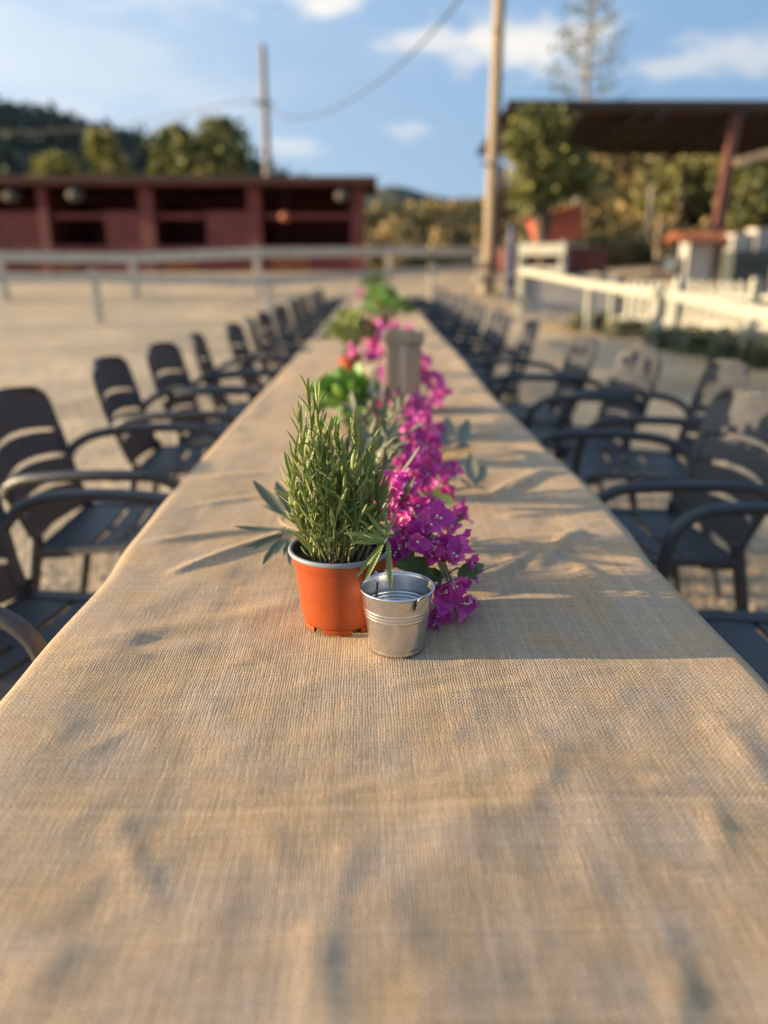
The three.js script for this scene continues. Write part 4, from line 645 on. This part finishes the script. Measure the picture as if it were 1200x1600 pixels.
// ------------------------------------------------------------------ farm things under and before the shed
function wheel(parent, x, y, z, r) { const w = part('wheel', new THREE.TorusGeometry(r * 0.78, r * 0.22, 10, 24).translate(x, y, z), M.tyre, parent); part('rim', cyl(r * 0.6, r * 0.6, 0.08, 0, -0.04, 0, 16).rotateX(Math.PI / 2).translate(x, y, z), M.redDark, w); }
{
  const x = 4.35, z = -20.2, o = thing('farm_trailer', 'low dark red farm trailer behind the white gate frame', 'trailer', [x, ground(x, z), z]);
  part('bed', box(2.5, 0.1, 1.1, 0, 0.62, 0, 0.01), M.redDark, o); part('side_board', box(2.5, 0.5, 0.05, 0, 0.925, 0.52, 0.01), M.redDark, o); part('side_board', box(2.5, 0.5, 0.05, 0, 0.925, -0.52, 0.01), M.redDark, o); part('end_board', box(0.05, 0.5, 0.98, 1.22, 0.925, 0, 0.01), M.redDark, o); part('end_board', box(0.05, 0.5, 0.98, -1.22, 0.925, 0, 0.01), M.redDark, o); part('drawbar', beam(V(1.25, 0.55, 0), V(2.0, 0.45, 0), 0.08, 0.08), M.redDark, o);
  for (const s of [-1, 1]) { wheel(o, 0.4, 0.33, s * 0.6, 0.33); wheel(o, -0.5, 0.33, s * 0.6, 0.33); }
  const p = at(868, 358, 20.1), sk = thing('orange_skip', 'bright orange tipped tray resting on the dark red trailer', 'tray', [p.x, p.y, p.z]);
  const sh = new THREE.Shape(); sh.moveTo(-0.42, -0.36); sh.lineTo(0.5, -0.36); sh.lineTo(0.6, 0.2); sh.quadraticCurveTo(0.62, 0.34, 0.45, 0.38); sh.quadraticCurveTo(0, 0.46, -0.4, 0.36); sh.quadraticCurveTo(-0.56, 0.32, -0.54, 0.2); sh.closePath();
  const end = (z) => new THREE.ExtrudeGeometry(sh, { depth: 0.03, bevelEnabled: true, bevelSize: 0.02, bevelThickness: 0.01, bevelSegments: 2 }).translate(0, 0, z);
  part('end_plate', end(0.42), M.orange, sk); part('end_plate', end(-0.45), M.orange, sk); part('tray', [box(0.92, 0.04, 0.84, 0.04, -0.36, 0), beam(V(-0.42, -0.36, 0), V(-0.56, 0.34, 0), 0.84, 0.04), beam(V(0.5, -0.36, 0), V(0.62, 0.34, 0), 0.84, 0.04)], M.orange, sk); for (const q of [-0.455, 0.485]) part('lip', box(1.3, 0.05, 0.06, 0.03, 0.39, q - 0.015, 0.02), M.orange, sk); sk.rotation.z = 0.28;
}
{
  const p = at(1086, 408, 17.5), gy = ground(p.x, p.z), o = thing('small_oven', 'small white masonry oven with an orange tiled roof by the red shed post', 'oven', [p.x, gy, p.z]), h = p.y - gy;
  part('body', [box(0.55, h + 0.45, 0.5, 0, (h + 0.35) / 2, 0, 0.02)], M.whiteGrey, o); part('mouth', new THREE.CylinderGeometry(0.16, 0.16, 0.04, 16, 1, false, Math.PI / 2 * 3, Math.PI).rotateX(Math.PI / 2).translate(0, h * 0.55, 0.26), M.darkWood, o);
  for (const s of [-1, 1]) for (let k = 0; k < 7; k++) part('tile', new THREE.CylinderGeometry(0.085, 0.095, 0.6, 8, 1, true, -1.57, 3.14).rotateX(Math.PI / 2).rotateX(s * 0.3).translate((k - 3) * 0.155, h + 0.52, s * 0.28), M.tile, o);
  part('roof_board', [beam(V(0, h + 0.56, 0), V(0, h + 0.37, 0.55), 1.05, 0.03), beam(V(0, h + 0.56, -0.004), V(0, h + 0.37, -0.55), 1.05, 0.03)], M.tile, o);
}
const bucketLike = (name, label, cat, px, py, d, r, h, m) => { const p = at(px, py, d), o = thing(name, label, cat, [p.x, ground(p.x, p.z), p.z]), y = Math.max(0.1, p.y - ground(p.x, p.z)); part('stand', [box(r * 2.2, 0.05, r * 2.2, 0, y - 0.03, 0), ...[-1, 1].flatMap((a) => [-1, 1].map((b) => box(0.05, y, 0.05, a * r, y / 2 - 0.03, b * r)))], M.darkWood, o); part('tub', new THREE.LatheGeometry([[0, 0], [r * 0.75, 0], [r, h], [r * 0.94, h], [r * 0.72, 0.03], [0, 0.03]].map(([a, b]) => new THREE.Vector2(a, b)), 18).translate(0, y, 0), m, o); };
bucketLike('plastic_tub', 'pale round tub on a stand left of the small oven', 'tub', 1048, 424, 17.5, 0.16, 0.28, M.lampPale);
bucketLike('plastic_tub', 'yellow tub on a stand right of the small oven', 'tub', 1132, 412, 17.5, 0.13, 0.24, M.yellow);
{
  const p = at(1165, 410, 17), gy = ground(p.x, p.z), o = thing('dark_crate', 'dark green slatted crate under the pale boxes at the right edge', 'crate', [p.x, gy, p.z]), y = p.y - gy;
  for (let k = 0; k < 4; k++) part('slat', box(0.8, y / 4 + 0.04, 0.03, 0, (k + 0.5) * (y / 4 + 0.06), 0.3, 0.008), M.darkBox, o);
  part('side', [box(0.03, y + 0.22, 0.56, -0.39, y / 2 + 0.11, 0), box(0.03, y + 0.22, 0.56, 0.39, y / 2 + 0.11, 0), box(0.74, y + 0.22, 0.03, 0, y / 2 + 0.11, -0.27), box(0.74, 0.03, 0.5, 0, y + 0.18, 0)], M.darkBox, o);
  [[-0.22, 0.30, 'pale box stacked left on the dark crate', 0], [0.2, 0.4, 'pale box stacked right on the dark crate', 0.2]].forEach(([x, h, l, t]) => { const b = thing('pale_box', l, 'box', [p.x + x, gy + y + 0.225, p.z], t, 'pale boxes on the dark crate'); part('carton', box(0.36, h, 0.36, 0, h / 2, 0, 0.01), M.whiteGrey, b); part('lid', box(0.38, 0.04, 0.38, 0, h + 0.02, 0, 0.01), M.lampPale, b); });
}
[[825, 312, 352, 27, 'grey stake on the bank right of the utility pole'], [902, 290, 345, 29, 'grey stake on the bank above the orange tray'], [1014, 290, 345, 29, 'grey stake on the bank below the shed roof']].forEach(([x, y0, y1, d, l]) => { const a = at(x, y1, d), b = at(x, y0, d), gy = ground(a.x, a.z), o = thing('grey_stake', l, 'stake', [a.x, gy, a.z], 0, 'grey stakes on the bank'); part('shaft', cyl(0.09, 0.07, b.y - gy, 0, -0.1, 0, 10), M.paleBark, o); part('cap', cyl(0.085, 0.075, 0.05, 0, b.y - gy - 0.098, 0, 10), M.paleBark, o); });
{
  const a = at(1022, 425, 18), gy = ground(a.x, a.z), o = thing('dead_sapling', 'thin pale dead sapling standing left of the small oven', 'sapling', [a.x, gy, a.z]), t = at(1022, 330, 18).y - gy;
  part('trunk', taperTube([V(0, -0.05, 0), V(0.03, t * 0.5, 0), V(-0.02, t, 0)], 0.07, 0.03, 12, 8), M.pole, o); for (const [h, x] of [[0.5, 0.3], [0.65, -0.25], [0.8, 0.35]]) part('branch', taperTube([V(0, t * h, 0), V(x * 0.6, t * h + 0.15, 0.05), V(x, t * h + 0.3, 0.05)], 0.03, 0.012, 6, 6), M.pole, o);
}

// ------------------------------------------------------------------ trees and plants
function clumps(n, blobs, size, wisp = 0.4) {             // a crown of bent leaf blades spread through several uneven lobes
  const p = [], idx = []; let k = 0;
  for (let i = 0; i < n; i++) {
    const b = blobs[Math.floor(rnd() * blobs.length)], u = rdir().normalize(), q = Math.pow(rnd(), 0.45) * (1 + wisp * (rnd() < 0.12 ? rnd() : 0) * 2), lump = 0.5 + 0.85 * noise(u.x * 2.3 + b[0] * 3 + 20, u.y * 2.3 + u.z * 1.7 + 20, 91);
    const c = V(b[0] + u.x * b[3] * q * lump, b[1] + u.y * b[4] * q * lump, b[2] + u.z * b[3] * q * lump), d = u.clone().add(rdir(0.9)).normalize(), s = d.clone().cross(rdir()).normalize(), L = size * rr(0.6, 1.4), w = L * 0.32, nn = d.clone().cross(s).multiplyScalar(L * 0.12);
    for (const [a, e, z] of [[0, 0, 0], [0.5, -1, 1], [0.5, 1, 1], [1, 0, 0]]) { const v = c.clone().addScaledVector(d, a * L).addScaledVector(s, e * w).addScaledVector(nn, z); p.push(v.x, v.y, v.z); }
    idx.push(k, k + 1, k + 2, k + 1, k + 3, k + 2); k += 4;
  }
  const g = new THREE.BufferGeometry(); g.setAttribute('position', new THREE.Float32BufferAttribute(p, 3)); g.setAttribute('uv', new THREE.Float32BufferAttribute(new Float32Array(k * 2), 2)); g.setIndex(idx); g.computeVertexNormals(); return g;
}
function tree(name, label, x, z, h, blobs, n, size, mats, bark, r = 0.16, group) {
  const o = thing(name, label, 'tree', [x, ground(x, z), z], 0, group);
  part('trunk', [taperTube([V(0, -0.2, 0), V(0.08, h * 0.3, 0), V(-0.03, h * 0.55, 0.04), V(0, h * 0.8, 0)], r, r * 0.4, 12, 9), ...blobs.map((b) => taperTube([V(0.03, h * 0.3, 0), V(b[0] * 0.45, lerp(h * 0.35, b[1], 0.6), b[2] * 0.5), V(b[0] * 0.9, b[1], b[2] * 0.9)], r * 0.5, r * 0.15, 8, 6))], bark, o);
  mats.forEach((m, i) => part('crown', clumps(Math.round(n / mats.length), blobs, size), m, o));
  return o;
}
reseed(61);
{
  let q = at(318, 250, 36); const g1 = ground(q.x, -36), H = (py, d = 36) => at(318, py, d).y - g1;
  tree('broadleaf_tree', 'large round yellow green tree rising behind the stable', q.x, -36, H(190), [[-1.25, H(238), 0, 0.85, 0.95], [0.75, H(224), 0.2, 1.0, 1.0], [-0.3, H(258), 0.3, 1.3, 0.9], [1.25, H(250), -0.2, 0.85, 1.0], [0.9, H(205), 0, 0.5, 0.5], [-1.3, H(214), 0, 0.4, 0.4], [-1.6, H(262), 0, 0.8, 0.9], [-0.2, H(232), -0.3, 0.7, 0.8]], 3000, 0.3, [M.crown[1], M.crown[0], M.crown[2]], M.bark);
  q = at(165, 240, 38); tree('broadleaf_tree', 'narrow yellow green tree left of the large round tree', q.x, -38, at(165, 205, 38).y - ground(q.x, -38), [[0, at(165, 248, 38).y - ground(q.x, -38), 0, 0.6, 0.9], [0.2, at(165, 266, 38).y - ground(q.x, -38), 0, 0.8, 0.9], [-0.2, at(165, 226, 38).y - ground(q.x, -38), 0, 0.42, 0.5]], 1800, 0.28, [M.crown[1], M.crown[3]], M.bark);
  q = at(90, 258, 38); tree('broadleaf_tree', 'small yellow green tree, leftmost behind the stable', q.x, -38, at(90, 238, 38).y - ground(q.x, -38), [[0, at(90, 262, 38).y - ground(q.x, -38), 0, 0.45, 0.6], [-0.3, at(90, 275, 38).y - ground(q.x, -38), 0, 0.6, 0.6], [0.35, at(90, 272, 38).y - ground(q.x, -38), 0, 0.5, 0.6]], 1500, 0.28, [M.crown[1], M.crown[3]], M.bark);
  q = at(845, 240, 19); const g2 = ground(q.x, -19), K = (px, py) => { const t = at(px, py, 18.6); return [t.x - q.x, t.y - g2]; };
  tree('broadleaf_tree', 'dark green tree in front of the left corner of the shed roof', q.x, -18.6, K(840, 185)[1], [[...K(832, 200), 0.2, 0.42, 0.4], [...K(858, 194), 0.3, 0.38, 0.3], [...K(812, 226), 0, 0.28, 0.3], [...K(850, 232), 0.1, 0.5, 0.42], [...K(888, 252), 0.2, 0.38, 0.3], [...K(838, 268), 0, 0.42, 0.4], [...K(866, 286), 0, 0.4, 0.35], [...K(825, 300), 0, 0.3, 0.3], [...K(905, 282), 0, 0.25, 0.25]], 3800, 0.17, [M.crown[2], M.crown[0], M.crown[0], M.crown[1]], M.bark, 0.11);
  q = at(1190, 320, 30); const g3 = ground(q.x, -30); tree('broadleaf_tree', 'bushy green tree seen under the shed roof at the right edge', q.x, -30, at(1190, 250, 30).y - g3, [[0, at(0, 280, 30).y - g3, 0, 1.4, 1.2], [-0.9, at(0, 310, 30).y - g3, 0.4, 0.8, 0.9], [0.8, at(0, 320, 30).y - g3, 0, 1.2, 1]], 2600, 0.3, [M.crown[2], M.crown[0], M.crown[3]], M.bark);
  q = at(1075, 300, 31); const g4 = ground(q.x, -31); tree('broadleaf_tree', 'olive green tree seen under the middle of the shed roof', q.x, -31, Math.max(1.5, at(0, 250, 31).y - g4), [[0, at(0, 275, 31).y - g4, 0, 1.2, 0.9], [-1.0, at(0, 300, 31).y - g4, 0.3, 0.9, 0.8], [0.9, at(0, 300, 31).y - g4, 0, 0.9, 0.9]], 2200, 0.28, [M.crown[0], M.scrub[1], M.crown[3]], M.bark);
  // tall sparse conifer above the shed roof
  q = at(912, 155, 31); const g5 = ground(q.x, -31), top = at(918, -40, 31).y - g5, o = thing('sparse_conifer', 'tall thin conifer with sparse branches above the shed roof', 'tree', [q.x, g5, -31]);
  part('trunk', taperTube([V(0, -0.2, 0), V(0.05, top * 0.5, 0), V(0.1, top, 0)], 0.17, 0.04, 14, 8), M.paleBark, o); const tw = [], lf = [];
  for (let k = 0; k < 44; k++) { const h = lerp(top * 0.55, top * 0.99, k / 43) + rr(-0.1, 0.1), a = k * 2.4, L = lerp(1.75, 0.5, (h / top - 0.55) / 0.45) * rr(0.6, 1.1), e = V(Math.cos(a) * L, h + L * 0.25, Math.sin(a) * L), m = V(Math.cos(a) * L * 0.5, h + L * 0.02, Math.sin(a) * L * 0.5); tw.push(taperTube([V(0.08 * h / top, h, 0), m, e], 0.03, 0.01, 6, 5)); lf.push([e.x, e.y, e.z, 0.26, 0.18], [lerp(m.x, e.x, 0.5), lerp(m.y, e.y, 0.5), lerp(m.z, e.z, 0.5), 0.22, 0.14]); }
  part('branches', tw, M.paleBark, o); part('crown', clumps(1000, lf, 0.13, 0.1), M.crown[2], o);
}
// low bushes at the foot of the picket fence
reseed(71);
[[930, 505, 14.2, 0.42, 'grey green bush behind the white rail fence, leftmost of the low row'], [985, 515, 13.2, 0.4, 'grey green bush second from the left in the low row'], [1060, 535, 11.2, 0.4, 'grey green bush just right of the nearest white fence post'], [1105, 545, 10.6, 0.42, 'grey green bush in the middle of the picket fence foot'], [1165, 555, 9.6, 0.44, 'grey green bush at the right edge before the pickets'], [1215, 575, 9.0, 0.4, 'grey green bush half cut by the right edge of the view']].forEach(([px, py, d, r, l]) => {
  const p = at(px, py, d), x = p.x, z = p.z, o = thing('low_bush', l, 'bush', [x, ground(x, z), z], 0, 'grey green bushes before the picket fence');
  part('stem', [0, 1, 2, 3, 4].map((k) => taperTube([V(0, -0.03, 0), V(Math.cos(k * 1.3) * r * 0.4, r * 0.3, Math.sin(k * 1.3) * r * 0.4), V(Math.cos(k * 1.3) * r * 0.8, r * 0.5, Math.sin(k * 1.3) * r * 0.8)], 0.012, 0.006, 5, 5)), M.bark, o);
  M.sage.forEach((m) => part('foliage', clumps(500, [[0, r * 0.3, 0, r, r * 0.45], [-r * 0.5, r * 0.25, 0.1, r * 0.6, r * 0.4], [r * 0.55, r * 0.28, 0, r * 0.6, r * 0.35]], 0.085), m, o));
});
// dry scrub and grass on the bank: one mass
{
  const tufts = [0, 1, 2, 3].map((k) => clumps(90, [[0, 0.3, 0, 0.55, 0.42]], 0.28)), mats = M.scrub;
  tufts.forEach((g, k) => {
    const N = 420, im = new THREE.InstancedMesh(g, mats[k], N), m = new THREE.Matrix4(); im.name = k ? `scrub_${String(k).padStart(3, '0')}` : 'scrub'; im.castShadow = im.receiveShadow = true; im.userData = { kind: 'stuff', category: 'scrub', label: ['dry tan scrub covering the bank', 'olive brown scrub covering the bank', 'straw coloured grass covering the bank', 'dark low scrub on the bank'][k] };
    let i = 0; while (i < N) { const d = rr(25.5, 46), x = rr(-2, 24), keep = noise(x * 0.35 + k * 9, d * 0.5 + k * 5, 95); if (keep < 0.4 || (x > 2 && x < 15 && d < 27 && k !== 2) || (x < 0 && d < 31)) continue; const s = rr(0.5, 1.3) * lerp(0.7, 1.2, smooth(27, 42, d)) * lerp(0.75, 1.15, smooth(3, 10, x)); m.makeRotationY(rr(0, 6.28)).scale(V(s, s * rr(0.7, 1.3), s)).setPosition(x, ground(x, -d) - 0.05, -d); im.setMatrixAt(i++, m); }
    scene.add(im);
  });
}
// hills
{
  const prof = [[-700, 40], [-330, 44], [-200, 50], [-132, 52.5], [-108, 47], [-82, 38.5], [-60, 33], [-40, 27], [-15, 16], [40, 3], [900, 0]];
  const hx = (x) => { for (let i = 1; i < prof.length; i++) if (x < prof[i][0]) { const [a, b] = [prof[i - 1], prof[i]]; return lerp(a[1], b[1], (x - a[0]) / (b[0] - a[0])); } return 0; };
  const hy = (x, z) => (hx(x) + (fbm(x * 0.02 + 30, z * 0.02 + 30, 4, 99) - 0.5) * 7) * smooth(-190, -305, z) * (1 - 0.5 * smooth(-340, -520, z)) - 1.5;
  const near = struct('wooded_hill', gridGeo(150, 50, (s, t) => { const x = lerp(-620, 130, s), z = lerp(-180, -520, t); return V(x, hy(x, z), z); }, (s, t, q) => [q.x, q.z]), M.hill);
  const far = struct('far_hill', gridGeo(60, 16, (s, t) => { const x = lerp(-260, 420, s), z = lerp(-560, -760, t), b = 46 + 9 * Math.exp(-(((x - 12) / 26) ** 2)) + 3 * noise(x * 0.02 + 9, 2, 98); return V(x, b * smooth(-560, -620, z), z); }, (s, t, q) => [q.x, q.z]), M.hill);
  reseed(83);
  const cone = clumps(46, [[0, 0.55, 0, 0.45, 0.5]], 0.42), N = 5200, im = new THREE.InstancedMesh(cone, M.forest, N), m = new THREE.Matrix4(); im.name = 'forest'; im.userData = { kind: 'stuff', category: 'forest', label: 'dark pine wood covering the distant hill on the left' };
  for (let i = 0; i < N; i++) { const x = rr(-420, 20), z = rr(-200, -330), s = rr(4, 7.5); m.makeRotationY(rr(0, 6.28)).scale(V(s, s * rr(0.7, 1.05), s)).setPosition(x, hy(x, z) - 0.4, z); im.setMatrixAt(i, m); }
  scene.add(im);
}
renderer.render(scene, camera);
